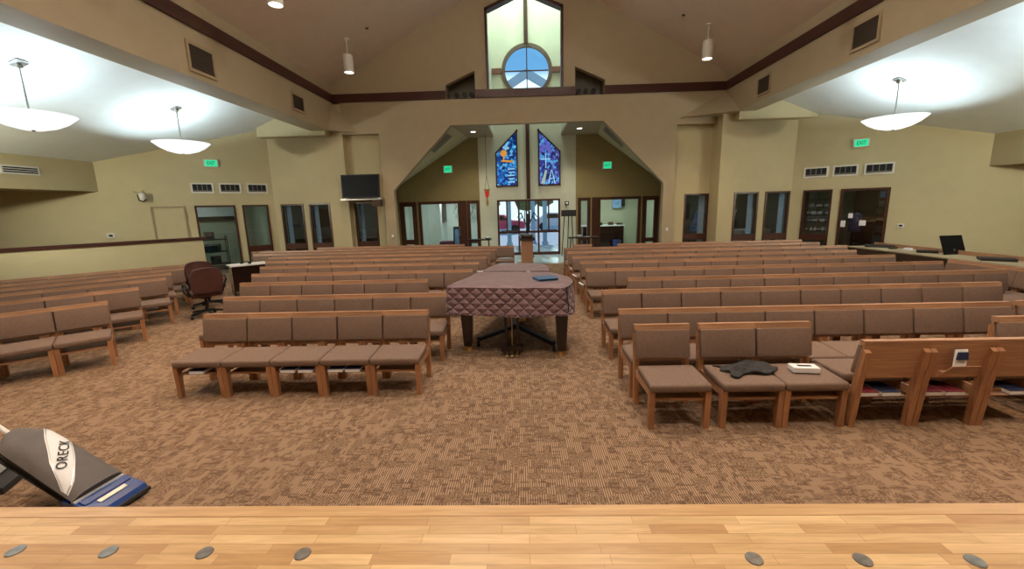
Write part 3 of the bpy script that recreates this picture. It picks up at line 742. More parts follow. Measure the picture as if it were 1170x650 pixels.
# lampshade & monitor in leftmost room
e = empty('desk_lamp', (-8.55, 16.4, 1.0)); tag(e, 'desk lamp with pale conical shade behind leftmost rear window', 'lamp')
obj('lamp_base', cyl(cyl(B(), (0, 0, 0), (0, 0, .02), .09), (0, 0, .02), (0, 0, .4), .012), 'darkmetal', e); obj('lamp_shade', lathe(B(), [(.11, .72), (.24, .40), (.235, .40), (.105, .72)], n=24), 'blind', e, smooth=True)

# foyer left: bench, easel sign, wall plants; foyer right: counter, clock, screen
e = empty('padded_bench', (-3.35, 19.6, 0)); tag(e, 'maroon padded bench in the foyer behind left glass doors', 'bench')
obj('seat', bx(-.55, .45, -.3, .3, .40, .52), 'maroonfab', e, bevel=.03); obj('bench_frame', bx(-.55, .45, -.28, .28, .30, .40), 'black', e)
for x in (-.5, .4):
    for y in (-.25, .25): obj('leg', bx(x - .02, x + .02, y - .02, y + .02, 0, .3), 'black', e)
e = empty('sandwich_board', (-2.95, 19.2, 0)); tag(e, 'black A-frame board with pale blue poster behind left glass doors', 'sign')
obj('front_panel', prism(B(), [(-.25, -.3, .02), (.25, -.3, .02), (.25, -.02, 1.2), (-.25, -.02, 1.2)], (0, .02, 0)), 'black', e)
obj('rear_panel', prism(B(), [(-.25, .3, .02), (.25, .3, .02), (.25, .02, 1.2), (-.25, .02, 1.2)], (0, .02, 0)), 'black', e)
obj('poster_sheet', prism(B(), [(-.18, -.272, .2), (.20, -.272, .2), (.20, -.06, 1.1), (-.18, -.06, 1.1)], (0, -.012, 0)), 'poster', e)
o = empty('dark_window_frame', (-3.82, 20.4, 0)); tag(o, 'dark double picture window on the foyer side wall', 'window')
obj('frame', bx(-.04, .02, -.35, .55, 1.35, 2.6), 'frame', o); obj('dark_pane', bx(.02, .03, -.25, .45, 1.45, 2.5), 'screen', o)
bm = B(); random.seed(3)
for k in range(70):
    x = random.uniform(-.75, .65); z = random.uniform(1.55, 2.35); L_ = random.uniform(.1, .4)
    tube(bm, [(x, 0, z), (x + random.uniform(-.08, .08), 0, z - L_)], .008, 5)
o = obj('trailing_ivy', bm, 'green'); o.location = (-2.65, 20.95, 0); tag(o, 'grey-green vines hanging on the foyer wall behind left glass doors', 'vines'); o['kind'] = 'stuff'
e = empty('reception_counter', (3.75, 20.2, 0)); tag(e, 'dark reception counter with white worktop behind right glass doors', 'counter')
obj('counter_body', bx(-.95, .95, -.35, .35, 0, 1.02), 'piano', e); obj('worktop', bx(-1.0, 1.0, -.38, .38, 1.02, 1.07), 'white', e)
for x in (-.5, 0, .5): obj('cabinet_door', bx(x - .23, x + .23, -.37, -.35, .1, .95), 'piano', e)
e = empty('wall_clock', (3.55, 20.98, 2.22)); tag(e, 'round black-rimmed wall clock above the reception counter', 'clock')
obj('clock_face', cyl(B(), (0, 0, 0), (0, -.02, 0), .17, n=28), 'white', e)
bm = B()
for i in range(28):
    a, b = 2 * PI * i / 28, 2 * PI * (i + 1) / 28
    prism(bm, [(r * math.cos(t), -.03, r * math.sin(t)) for r, t in ((.17, a), (.20, a), (.20, b), (.17, b))], (0, .03, 0))
obj('clock_rim', bm, 'black', e); obj('clock_hand', tube(B(), [(0, -.026, 0), (.0, -.026, .11)], .006), 'black', e); obj('clock_hand', tube(B(), [(0, -.026, 0), (.07, -.026, -.03)], .006), 'black', e)
e = empty('wall_screen', (4.55, 20.9, 2.2)); tag(e, 'white wall-mounted screen on a dark arm above reception counter', 'screen')
obj('screen_panel', bx(-.2, .22, -.1, -.05, -.35, .3), 'poster', e); obj('wall_arm', bx(.22, .4, -.1, .0, -.3, .35), 'black', e)
for k, (x, w_, h_, m, nm, lab) in enumerate(((3.5, .5, .12, 'black', 'desk_printer', 'low black printer on the reception counter'), (4.15, .22, .13, 'counter_dark', 'desk_telephone', 'dark telephone on the reception counter'), (4.55, .28, .08, 'black', 'paper_tray', 'black paper tray at right end of the reception counter'))):
    e = empty(nm, (x, 20.15, 1.07)); tag(e, lab, nm.split('_')[-1]); obj('casing', prism(B(), [(-w_ / 2, -.12, 0), (w_ / 2, -.12, 0), (w_ / 2, .12, 0), (-w_ / 2, .12, 0)], (0, 0, h_ * .6)), m, e)
    obj('lid', prism(B(), [(-w_ / 2 + .02, -.05, h_ * .6), (w_ / 2 - .02, -.05, h_ * .6), (w_ / 2 - .02, .11, h_ * .6), (-w_ / 2 + .02, .11, h_ * .6)], (0, 0, h_ * .4)), m, e)
o = obj('waste_bin', lathe(B(), [(0.001, 0), (.16, 0), (.20, .42), (.19, .42), (.15, .03), (.001, .03)], n=20), 'blue'); o.location = (4.3, 19.5, 0); tag(o, 'blue waste bin in front of the reception counter', 'bin')

# ------------------------------------------------------------------ outside the entrance
struct('ground_outside', bx(-30, 30, 22.0, 60, -.14, -.02), 'pavement')
struct('ground_porch', bx(-1.9, 2.3, 18.0, 22, -.11, 0.001), 'tile')
for k, (x, y) in enumerate(((-.75, 22.5), (.55, 23.5), (1.15, 22.6))):
    e = empty('porch_column', (x, y, 0)); tag(e, ['pale blue porch column outside the left entrance panel', 'pale blue porch column outside the middle entrance panel', 'pale blue porch column outside the right entrance panel'][k], 'column', 'porch columns outside the entrance')
    obj('column_shaft', bx(-.11, .11, -.11, .11, .15, 3.0), 'bluegrey', e); obj('column_base', bx(-.16, .16, -.16, .16, 0, .15), 'bluegrey', e)
def car(x, y, rz, label, mat):
    e = empty('parked_car', (x, y, 0), rz); tag(e, label, 'car')
    prof = [(-2.1, .35), (2.1, .35), (2.15, .75), (1.9, .9), (1.1, .98), (.5, 1.42), (-1.0, 1.45), (-1.7, 1.0), (-2.1, .92)]
    obj('car_body', prism(B(), [(a, -.85, b) for a, b in prof], (0, 1.7, 0)), mat, e, bevel=.05)
    obj('side_window', prism(B(), [(-1.35, -.87, 1.0), (.85, -.87, 1.0), (.42, -.87, 1.34), (-.95, -.87, 1.36)], (0, .02, 0)), 'screen', e)
    for wx in (-1.35, 1.35):
        for wy in (-.8, .8): obj('wheel', cyl(B(), (wx, wy - .1, .33), (wx, wy + .1, .33), .33, n=20), 'black', e)
car(-2.0, 33.0, 0.0, 'red parked car seen outside through the left entrance panel', 'carred')
car(3.0, 36.0, 0.0, 'white parked car outside, behind right entrance panel', 'white')
def tree(x, y, h, r, label):
    e = empty('leafy_tree', (x, y, 0)); tag(e, label, 'tree', 'trees outside the entrance')
    obj('trunk', cyl(B(), (0, 0, 0), (0, 0, h * .6), .16, .09, 8), 'frame', e)
    bm = B()
    for k in range(12):
        a = random.uniform(0, 2 * PI); q = r * random.uniform(.1, .7)
        bmesh.ops.create_icosphere(bm, subdivisions=2, radius=r * random.uniform(.35, .6), matrix=Matrix.Translation((q * math.cos(a), q * math.sin(a), h * random.uniform(.45, 1.0))))
    for v in bm.verts: v.co += Vector((random.uniform(-1, 1), random.uniform(-1, 1), random.uniform(-1, 1))) * r * .07
    obj('crown', bm, 'green', e)
for x, y, h, r, lab in ((-4.5, 42, 6, 2.4, 'leftmost green tree outside beyond the red car'), (1.0, 46, 6.5, 2.6, 'green tree outside seen through the middle entrance panel'), (5.5, 43, 5.5, 2.2, 'rightmost green tree outside beyond the white car')): tree(x, y, h, r, lab)
# porch gable seen through the round window
e = empty('porch_gable', (0.3, 21.6, 0)); tag(e, 'blue-grey roof gable outside, seen through the round window', 'roof')
obj('gable_beam', prism(B(), [(-2.6, 0, 6.6), (0, 0, 8.15), (2.6, 0, 6.6), (2.6, 0, 7.0), (0, 0, 8.55), (-2.6, 0, 7.0)], (0, .3, 0)), 'bluegrey', e)
for s in (-1, 1): obj('gable_post', bx(s * 2.45 - .15, s * 2.45 + .15, 0, .3, 0, 7.0), 'bluegrey', e)

# ------------------------------------------------------------------ church chairs
def mk_chair():
    t = empty('church_chair'); W = .55
    # cushions
    bm = box(B(), (0, -.372, .412), (.552, .45, .080), rx=math.radians(2.5)); obj('seat', bm, 'taupe', t, True, .028, 3)
    bm = box(B(), (0, -.047, .644), (.545, .05, .285), rx=-math.radians(10.3)); obj('backrest', bm, 'taupe', t, True, .018, 2)
    # wooden shell
    bm = prism(B(), [(-.277, -.045, .47), (-.277, -.027, .47), (-.277, .036, .80), (-.277, .016, .80)], (.554, 0, 0)); obj('back_panel', bm, 'oak', t)
    bm = prism(B(), [(-.28, -.022, .785), (-.28, .036, .79), (-.28, .044, .836), (-.28, -.012, .838)], (.56, 0, 0)); obj('top_rail', bm, 'oak', t, bevel=.004, seg=1)
    for s in (-1, 1):
        x = s * .252
        bm = prism(B(), [(x - .025, -.075, 0), (x - .025, -.020, 0), (x - .025, .018, .44), (x - .025, .058, .735), (x - .025, .022, .765), (x - .025, -.045, .47), (x - .025, -.055, .36)], (.050, 0, 0)); obj('leg', bm, 'oak_post', t)
        bm = prism(B(), [(x - .025, -.570, 0), (x - .025, -.528, 0), (x - .025, -.510, .375), (x - .025, -.582, .375)], (.050, 0, 0)); obj('leg', bm, 'oak_post', t)
    bm = B()
    for s in (-1, 1): bx(s * .252 - .014, s * .252 + .014, -.52, -.06, .30, .375, bm)
    bx(-.24, .24, -.540, -.522, .268, .292, bm)
    obj('seat_frame', bm, 'oak', t)
    bm = bx(-.235, .235, -.522, -.06, .268, .28); bx(-.235, .235, -.13, -.12, .28, .31, bm); obj('book_rack', bm, 'oak', t)
    return t
proto = mk_chair(); used = [False]
near_parts = None
far_parts = ('seat', 'backrest', 'back_panel', 'top_rail', 'leg', 'seat_frame')
def chair(x, y, rz, label, group, far=False):
    if not used[0]:
        used[0] = True; proto.location = (x, y, 0); proto.rotation_euler = (0, 0, rz); proto['label'] = label; proto['category'] = 'chair'; proto['group'] = group; return proto
    return copy_tree(proto, (x, y, 0), rz, label, group, far_parts if far else None)
PW = .56
right_rows = [
    (1, 1.11, 4.15, 1), (1, 1.76, 4.15, 2), (1, 4.76, 4.22, 2),
    (2, 1.10, 4.80, 8), (2, 5.68, 4.86, 2), (3, 1.11, 5.93, 10), (4, 1.72, 6.92, 11), (5, 1.18, 7.99, 12), (6, 1.22, 9.07, 12),
    (7, 1.16, 10.05, 12), (8, 1.16, 11.08, 13), (9, 1.15, 12.10, 13), (10, 1.55, 12.98, 1), (10, 2.89, 12.98, 10)]
cnt = {}
for row, x0, y0, n in right_rows:
    for k in range(n):
        i = cnt.get(row, 0); cnt[row] = i + 1
        xx = x0 + PW * (k + .5)
        chair(xx, y0 + .0069 * PW * k, .0069, f'taupe padded oak chair, {ORD[i]} from the aisle in the {ORD[row - 1]} row, right block', 'chairs in the right block', row > 3)
left_rows = [
    (1, -3.98, 4.92, 5), (2, -4.47, 5.95, 6), (3, -5.05, 7.17, 6), (4, -5.52, 8.22, 8), (5, -6.06, 9.35, 9), (6, -6.57, 10.38, 9), (6, -1.49, 10.38, 1),
    (7, -7.07, 11.33, 11), (8, -8.10, 12.25, 13), (9, -8.70, 13.12, 15), (10, -7.04, 14.05, 9)]
tot = {}
for row, x0, y0, n in left_rows: tot[row] = tot.get(row, 0) + n
cnt = {}
for row, x0, y0, n in left_rows:
    for k in range(n):
        i = cnt.get(row, 0); cnt[row] = i + 1
        chair(x0 + PW * (k + .5), y0 + .0046 * PW * k, .0046, f'taupe padded oak chair, {ORD[tot[row] - 1 - i]} from the aisle in the {ORD[row - 1]} row, left block', 'chairs in the left block', row > 3)
# angled block on the far left
th = math.radians(43)
for row, (ex, ey, n) in enumerate(((-6.15, 5.85, 3), (-6.72, 6.97, 4), (-7.14, 8.03, 5), (-7.62, 8.72, 6), (-7.92, 9.48, 7), (-8.10, 10.43, 7))):
    for k in range(n):
        d = PW * (k + .5)
        chair(ex - math.cos(th) * d, ey - math.sin(th) * d, th, f'taupe padded oak chair, {ORD[k]} from the inner end, {ORD[row]} angled row, far left', 'angled chairs on the far left', row > 1)
for k in range(3):
    chair(8.22 + .03 * k, 7.95 - PW * k, math.radians(-84), f'taupe chair side-on near the counter, {ORD[k]} from its far end', 'chairs facing inward by the counter')
# reversed chairs at the front right, backs to the stage
for k in range(3):
    chair(3.21 + .56 * k, 3.57, PI, ['taupe chair turned from the stage, bare oak back, next to the tissue box chair', 'middle turned-round chair, oak back holding a leaflet rack', 'turned-round oak backed chair at the right edge of the front'][k], 'turned-round chairs at the front right')

# leaflet rack on the second reversed chair
e = empty('leaflet_rack', (3.70, 3.50, .55)); tag(e, 'small oak leaflet ledge on the back of the middle turned-round chair', 'rack')
obj('ledge', prism(B(), [(-.125, -.005, 0), (.115, -.005, 0), (.135, -.06, .085), (-.095, -.06, .085)], (0, -.012, 0)), 'oak', e); obj('ledge_floor', bx(-.12, .11, -.02, .03, 0, .012), 'oak', e)
o = obj('folded_leaflet', prism(B(), [(-.06, .0, 0), (.045, .0, 0), (.075, .035, .155), (-.025, .035, .155)], (0, .010, 0)), 'paper'); o.location = (3.71, 3.475, .60); tag(o, 'white and purple leaflet standing in the oak ledge', 'leaflet')
o2 = obj('printed_panel', prism(B(), [(-.035, -.002, .075), (.052, -.002, .075), (.066, .016, .135), (-.012, .016, .135)], (0, .018, 0)), 'navybook', o)

# hymnals under seats
def hymnal(x, y, z, rz, mat, label, w_=.17, h_=.042):
    e = empty('hymnal', (x, y, z), rz); tag(e, label, 'book', 'hymnals on the racks under the seats')
    obj('cover', bx(-w_ / 2, w_ / 2, -.11, .11, 0, .004, bx(-w_ / 2, w_ / 2, -.11, .11, h_ - .004, h_, bx(-w_ / 2, w_ / 2, .105, .11, .004, h_ - .004))), mat, e)
    obj('page_block', bx(-w_ / 2 + .004, w_ / 2 - .004, -.108, .105, .004, h_ - .004), 'paper', e)
for k, (x, lab) in enumerate(((-3.70, 'under the leftmost chair'), (-2.66, 'under the middle chair, left one'), (-2.46, 'under the middle chair, right one'), (-2.12, 'under the fourth chair from left, left one'), (-1.93, 'under the fourth chair from left, right one'))):
    hymnal(x, 4.92 - .485, .2925, 0, 'navybook', 'hymnal with white page edges ' + lab + ', front left row')
for k, (x, m, lab) in enumerate(((3.10, 'redbook', 'red hymnal under first turned-round chair'), (3.30, 'navybook', 'navy hymnal under first turned-round chair'), (3.67, 'redbook', 'red hymnal under middle turned-round chair, left one'), (3.86, 'redbook', 'red hymnal under middle turned-round chair, right one'), (4.42, 'navybook', 'navy hymnal under rightmost turned-round chair'))):
    hymnal(x, 3.725, .281, 0, m, lab)

# things on the front right seats
o = obj('tissue_box', bx(-.115, .115, -.06, .06, 0, .05), 'paper', bevel=.004, seg=1); o.location = (2.62, 3.80, .462); o.rotation_euler = (0, 0, -.12); tag(o, 'flat white tissue box lying on second padded seat, front right', 'tissue box')
obj('opening_slot', bx(-.06, .06, -.018, .018, .0505, .0515), 'darkgrey', o)
bm = B(); random.seed(5)
bmesh.ops.create_grid(bm, x_segments=26, y_segments=14, size=1)
for v in bm.verts:
    x, y = v.co.x, v.co.y
    r_ = 1 + .18 * math.sin(5 * math.atan2(y, x))
    v.co = Vector((x * .25 * (1 + .1 * math.sin(7 * y)), y * .13 * (1 + .25 * math.sin(4 * x)), .018 + .022 * max(0, 1 - (x * x + y * y) * .55) * (1 + math.sin(9 * x + 4 * y) * .8 + math.sin(11 * y - 3 * x) * .5)))
ex = bmesh.ops.extrude_face_region(bm, geom=bm.faces[:])
for g in ex['geom']:
    if isinstance(g, bmesh.types.BMVert): g.co.z = max(.001, g.co.z - .018)
o = obj('folded_jacket', bm, 'darkgrey', smooth=True); o.location = (2.13, 3.86, .455); o.rotation_euler = (0, 0, .25); tag(o, 'crumpled black garment lying on first padded double seat, front right', 'garment')

# ------------------------------------------------------------------ grand piano under its cover
P0 = Vector((0, 0))
outline = [(-1.045, 5.70), (-1.07, 5.61), (-1.03, 5.57), (-.5, 5.50), (.05, 5.44), (.48, 5.385), (.54, 5.40), (.58, 5.46), (.66, 5.70), (.70, 5.98), (.66, 6.20), (.55, 6.38), (.44, 6.58), (.40, 6.80), (.42, 7.05), (.44, 7.30), (.38, 7.58), (.18, 7.76), (-.10, 7.84), (-.38, 7.80), (-.54, 7.68), (-.68, 7.15), (-.82, 6.55), (-.96, 6.05)]
pc = Vector((-.15, 6.5))
def ring_pts(sc, dz=0): return [((pc.x + (x - pc.x) * sc), (pc.y + (y - pc.y) * sc)) for x, y in outline]
pn = empty('grand_piano', (pc.x, pc.y, 0)); tag(pn, 'grand piano standing in the aisle, legs and pedals showing below its cover', 'piano')
loc = [(x - pc.x, y - pc.y) for x, y in ring_pts(.95)]
obj('piano_case', prism(B(), [(x, y, .66) for x, y in loc], (0, 0, .31)), 'piano', pn)
def pleg(x, y):
    bm = B(); prof = [(.055, .07), (.06, .12), (.085, .60), (.10, .64), (.10, .68)]
    rings = []
    for r, z in prof: rings.append([bm.verts.new((x + sx * r, y + sy * r, z)) for sx, sy in ((-1, -1), (1, -1), (1, 1), (-1, 1))])
    bm.faces.new(rings[0]); bm.faces.new(rings[-1])
    for a, b in zip(rings, rings[1:]):
        for i in range(4): bm.faces.new((a[i], a[(i + 1) % 4], b[(i + 1) % 4], b[i]))
    l = obj('leg', bm, 'piano', pn)
    obj('caster', cyl(cyl(B(), (x, y, .0), (x, y, .05), .075, .06, 14), (x - .02, y, .03), (x + .02, y, .03), .03), 'brass', l)
legs = [(-.84 - pc.x, 5.85 - pc.y), (.50 - pc.x, 5.60 - pc.y), (-.05 - pc.x, 7.40 - pc.y)]
for l in legs: pleg(*l)
ly = Vector((-.19 - pc.x, 5.62 - pc.y))
bm = B()
for s in (-.09, .09): tube(bm, [(ly.x + s, ly.y, .68), (ly.x + s * .8, ly.y, .12)], .018)
box(bm, (ly.x, ly.y, .10), (.30, .14, .07)); obj('pedal_lyre', bm, 'piano', pn)
tl = tube(B(), [(ly.x, ly.y + .03, .66), (ly.x, ly.y + .02, .13)], .008); obj('pedal_rod', tl, 'brass', pn)
for s in (-.07, 0, .07): obj('pedal', box(B(), (ly.x + s, ly.y - .12, .055), (.035, .15, .014), rx=.15), 'brass', pn, bevel=.005, seg=1)
# transport dolly
dl = empty('piano_dolly', (pc.x, pc.y, 0)); tag(dl, 'black three-arm dolly on the floor under the grand piano', 'dolly')
ctr = Vector((.0, .15, .13))
for lx, lyy in legs:
    end = Vector((lx + (.14 if lx < -.3 else -.10), lyy + .12, .11)); a_ = math.atan2(end.y - ctr.y, end.x - ctr.x); mid = (end + ctr) / 2; L_ = (end - ctr).length
    ar = obj('arm', box(B(), mid, (L_, .06, .055), rz=a_), 'darkmetal', dl)
    obj('wheel', cyl(B(), (end.x - .02, end.y, .05), (end.x + .02, end.y, .05), .048, n=14), 'black', ar)
obj('hub', cyl(B(), (ctr.x, ctr.y, .09), (ctr.x, ctr.y, .17), .10), 'darkmetal', dl)
# cover
cv = empty('piano_cover', (pc.x, pc.y, 0)); tag(cv, 'quilted plum cover draped over the grand piano', 'cover')
def smooth_ring(pts, it=2):
    for _ in range(it):
        out = []
        for i in range(len(pts)):
            a, b = Vector(pts[i]), Vector(pts[(i + 1) % len(pts)]); out += [a * .8 + b * .2, a * .2 + b * .8]
        pts = out
    return pts
base = smooth_ring(outline, 2); nb = len(base)
def off(i, d):
    a = base[(i - 1) % nb]; b = base[(i + 1) % nb]; t = (b - a).normalized(); return base[i] + Vector((t.y, -t.x)) * d
bm = B()
rings = []
for d, z in ((-.25, 1.022), (-.10, 1.018), (-.02, 1.008), (.004, .985)):
    rings.append([bm.verts.new((off(i, d if d > -.1 else 0).x * 1 + (0 if d > -.1 else (pc.x - base[i].x) * (-d) * 1.0) - pc.x, off(i, d if d > -.1 else 0).y + (0 if d > -.1 else (pc.y - base[i].y) * (-d)) - pc.y, z + .004 * math.sin(i * .9))) for i in range(nb)])
ct = bm.verts.new((0, 0, 1.024))
for i in range(nb): bm.faces.new((ct, rings[0][i], rings[0][(i + 1) % nb]))
for A_, B_ in zip(rings, rings[1:]):
    for i in range(nb): bm.faces.new((A_[i], A_[(i + 1) % nb], B_[(i + 1) % nb], B_[i]))
obj('cover_top', bm, 'covertop', cv, True)
bm = B(); uvl = bm.loops.layers.uv.new('UVMap'); per = [0]
for i in range(nb): per.append(per[-1] + (base[(i + 1) % nb] - base[i]).length)
zs = [.985, .94, .88, .80, .73, .66, .605]; grid = []
for j, z in enumerate(zs):
    f = (.985 - z)
    grid.append([bm.verts.new((off(i % nb, .004 + .10 * f + .012 * math.sin(per[i] * 9 + j * .6) * min(1, f * 6)).x - pc.x, off(i % nb, .004 + .10 * f + .012 * math.sin(per[i] * 9 + j * .6) * min(1, f * 6)).y - pc.y, z + (.012 * math.sin(per[i] * 5) if j == len(zs) - 1 else 0) + (0.0))) for i in range(nb)])
for j in range(len(zs) - 1):
    for i in range(nb):
        k = (i + 1) % nb
        f = bm.faces.new((grid[j][i], grid[j][k], grid[j + 1][k], grid[j + 1][i]))
        for lp, (u, v_) in zip(f.loops, ((per[i], zs[j]), (per[i + 1], zs[j]), (per[i + 1], zs[j + 1]), (per[i], zs[j + 1]))): lp[uvl].uv = (u, v_)
obj('quilted_skirt', bm, 'quilt', cv, True)
# seams
def at_c(x, y, z): return (x - pc.x, y - pc.y, z)
obj('fold_seam', box(B(), at_c(-.21, 6.66, 1.026), (1.25, .014, .008), rz=-.12), 'seam', cv)
i5 = min(range(nb), key=lambda i: (base[i] - Vector((.545, 5.40))).length)
sm = B(); tube(sm, [(off(i5, .012).x - pc.x, off(i5, .012).y - pc.y, .99), (off(i5, .05).x - pc.x, off(i5, .05).y - pc.y, .67)], .007, 6); obj('corner_seam', sm, 'seam', cv)
sm = B(); tube(sm, [(off(i, .006).x - pc.x, off(i, .006).y - pc.y, .992) for i in range(i5, i5 + 10)], .006, 6); obj('edge_piping', sm, 'seam', cv)
for k, (x, y) in enumerate(((-.72, 6.70), (.06, 6.55))): obj('white_strap_end', box(B(), at_c(x, y, 1.031), (.10 - .05 * k, .035, .012), rz=-.1), 'paper', cv)
# blue binder
e = empty('blue_binder', (.30, 5.86, 1.022), .32); tag(e, 'blue binder lying on the quilted piano cover', 'binder')
obj('cover_boards', bx(-.15, .15, -.13, .13, 0, .006, bx(-.15, .15, -.13, .13, .026, .032, bx(-.15, -.144, -.13, .13, .006, .026))), 'bluebook', e); obj('page_block', bx(-.14, .14, -.12, .12, .006, .026), 'navybook', e)

# ------------------------------------------------------------------ half wall, table, office chairs on the left
hw = empty('wall_partition', (-9.13, 11.68, 0), math.atan2(-.74, -.67)); hw['kind'] = 'structure'
obj('partition_body', bx(0, 6.6, -.07, .07, 0, 1.34), 'wall', hw); obj('wooden_cap', bx(-.05, 6.6, -.10, .10, 1.34, 1.42), 'trim', hw)
e = empty('side_table', (-7.15, 10.55, 0), math.radians(43)); tag(e, 'small dark table with white top at the end of the left rows', 'table')
obj('table_top', bx(-.42, .42, -.26, .26, .74, .77), 'white', e); obj('side_panel', bx(-.40, -.37, -.24, .24, 0, .74), 'piano', e); obj('side_panel', bx(.37, .40, -.24, .24, 0, .74), 'piano', e); obj('front_panel', bx(-.37, .37, -.22, -.20, .1, .74), 'piano', e)
e = empty('headset', (-7.18, 10.52, .77)); tag(e, 'black headset tangled on the white topped table', 'headset')
bm = tube(B(), [(-.1, 0, .02), (-.08, .05, .04), (0, .08, .05), (.08, .05, .04), (.1, 0, .02)], .012); obj('headband', bm, 'black', e); obj('ear_pad', cyl(B(), (-.13, 0, .03), (-.08, 0, .03), .035), 'black', e); obj('ear_pad', cyl(B(), (.08, 0, .03), (.13, 0, .03), .035), 'black', e)
o = obj('paper_sheets', bx(-.14, .14, -.1, .1, 0, .008), 'paper'); o.location = (-7.38, 10.32, .77); o.rotation_euler = (0, 0, .9); tag(o, 'white sheets lying beside the headset on the table', 'papers')

def office_chair(x, y, rz, label):
    t = empty('office_chair', (x, y, 0), rz); tag(t, label, 'office chair')
    bm = B(); n = 9; g = []
    for i in range(n):
        u = -1 + 2 * i / (n - 1)
        row = []
        for j in range(9):
            v_ = j / 8; w_ = .27 * (.86 + .16 * math.sin(PI * min(1, v_ * 1.05))) * (1 - .25 * max(0, v_ - .75) * 2)
            row.append((u * w_, .04 + .05 * (1 - u * u) - .0 + .05 * v_, .52 + .50 * v_ - .03 * (u * u) * (v_ > .9)))
        g.append(row)
    fr = [[bm.verts.new((a, b - .09, c)) for a, b, c in r] for r in g]; bk = [[bm.verts.new((a, b, c)) for a, b, c in r] for r in g]
    for A_, flip in ((fr, 0), (bk, 1)):
        for i in range(n - 1):
            for j in range(8): bm.faces.new((A_[i][j], A_[i + 1][j], A_[i + 1][j + 1], A_[i][j + 1]))
    for i in range(n - 1):
        for j in (0, 8): bm.faces.new((fr[i][j], fr[i + 1][j], bk[i + 1][j], bk[i][j]))
    for j in range(8):
        for i in (0, n - 1): bm.faces.new((fr[i][j], fr[i][j + 1], bk[i][j + 1], bk[i][j]))
    for v in bm.verts: v.co.y += .22
    b_ = obj('backrest', bm, 'leather', t, True)
    bm = box(B(), (0, -.03, .47), (.52, .50, .10)); obj('seat', bm, 'leather', t, True, .04, 3)
    for s in (-1, 1):
        bm = tube(B(), [(s * .27, .12, .46), (s * .32, .14, .62), (s * .31, .05, .68), (s * .31, -.15, .68), (s * .29, -.24, .62), (s * .27, -.16, .47)], .018); obj('armrest', bm, 'black', t)
    obj('gas_column', cyl(cyl(B(), (0, 0, .10), (0, 0, .40), .028), (0, 0, .38), (0, 0, .43), .11, .11), 'black', t)
    for k in range(5):
        a = 2 * PI * k / 5 + .3
        l = obj('base_arm', tube(B(), [(0, 0, .13), (.17 * math.cos(a), .17 * math.sin(a), .11), (.31 * math.cos(a), .31 * math.sin(a), .085)], .022), 'black', t)
        px, py = .31 * math.cos(a), .31 * math.sin(a)
        obj('caster', cyl(B(), (px - .025, py, .03), (px + .025, py, .03), .03, n=12), 'black', l)
    return t
office_chair(-6.50, 8.15, math.radians(233), 'maroon leather office chair, nearer one, back to the camera')
office_chair(-7.08, 8.98, math.radians(62), 'maroon leather office chair behind the nearer one, facing the aisle')

# ------------------------------------------------------------------ counter on the right
ct_ = empty('long_counter', (9.4, 7.0, 0), math.radians(1.5)); tag(ct_, 'long tan topped sound desk with dark panels along the right side', 'counter')
obj('counter_top', bx(-.36, .36, 0, 4.75, .72, .75), 'laminate', ct_)
obj('back_rim', bx(.36, .40, 0, 4.75, .60, .84), 'oak', ct_)
for y in (.02, 1.55, 3.1, 4.7): obj('support_panel', bx(-.30, .34, y - .02, y + .02, 0, .72), 'laminate', ct_)
obj('rear_panel', bx(.28, .32, .05, 4.7, .05, .72), 'counter_dark', ct_); obj('front_apron', bx(-.34, -.31, .02, 4.7, .55, .72), 'counter_dark', ct_)
e = empty('laptop', (9.62, 9.55, .75), math.radians(8)); tag(e, 'black open laptop standing on the long counter', 'laptop')
sc_ = obj('display_lid', prism(B(), [(-.29, -.02, .0), (.27, -.02, .0), (.23, .10, .42), (-.33, .10, .42)], (0, .012, 0)), 'screen', e)
obj('keyboard_deck', bx(-.27, .27, -.02, .02, 0, .018), 'black', e)
bm = B(); bmesh.ops.create_circle(bm, cap_ends=True, segments=16, radius=.025, matrix=Matrix.Translation((-.02, .005, .10)) @ Matrix.Rotation(PI / 2, 4, 'X')); obj('logo_dot', bm, 'chrome', e)
def binder(x, y, rz, w_, d_, h_, label, mat='darkgrey', name='black_binder'):
    e = empty(name, (x, y, .75), rz); tag(e, label, name.split('_')[-1])
    obj('binder_cover', bx(-w_ / 2, w_ / 2, -d_ / 2, d_ / 2, h_ * .8, h_, bx(-w_ / 2, w_ / 2, -d_ / 2, d_ / 2, 0, h_ * .2, bx(w_ / 2 - .01, w_ / 2, -d_ / 2, d_ / 2, h_ * .2, h_ * .8))), mat, e)
    obj('page_block', bx(-w_ / 2 + .01, w_ / 2 - .012, -d_ / 2 + .01, d_ / 2 - .01, h_ * .2, h_ * .8), 'grille', e)
binder(9.45, 8.55, .9, .42, .5, .05, 'black binder at the near end of the counter, right of the laptop')
binder(9.42, 9.98, .9, .32, .36, .045, 'black binder on the counter left of the laptop')
binder(9.45, 11.35, .9, .4, .6, .05, 'black binder at the far end of the counter beside the door')
e = empty('handheld_radio', (9.38, 10.85, .75), .4); tag(e, 'black handheld radio lying on the counter between binder and papers', 'radio')
obj('radio_body', bx(-.10, .10, -.05, .05, 0, .035), 'black', e, bevel=.008); obj('antenna', cyl(B(), (.10, .03, .02), (.24, .03, .02), .009), 'black', e)
e = empty('crumpled_papers', (9.52, 10.55, .75), .3); tag(e, 'white papers with a coiled cable on the counter', 'papers')
obj('sheet', prism(B(), [(-.14, -.10, 0), (.14, -.08, 0), (.13, .12, .012), (-.12, .10, .008)], (0, 0, .006)), 'paper', e); obj('sheet', prism(B(), [(-.02, -.05, .02), (.18, .02, .03), (.12, .16, .035), (-.06, .1, .03)], (0, 0, .006)), 'paper', e)

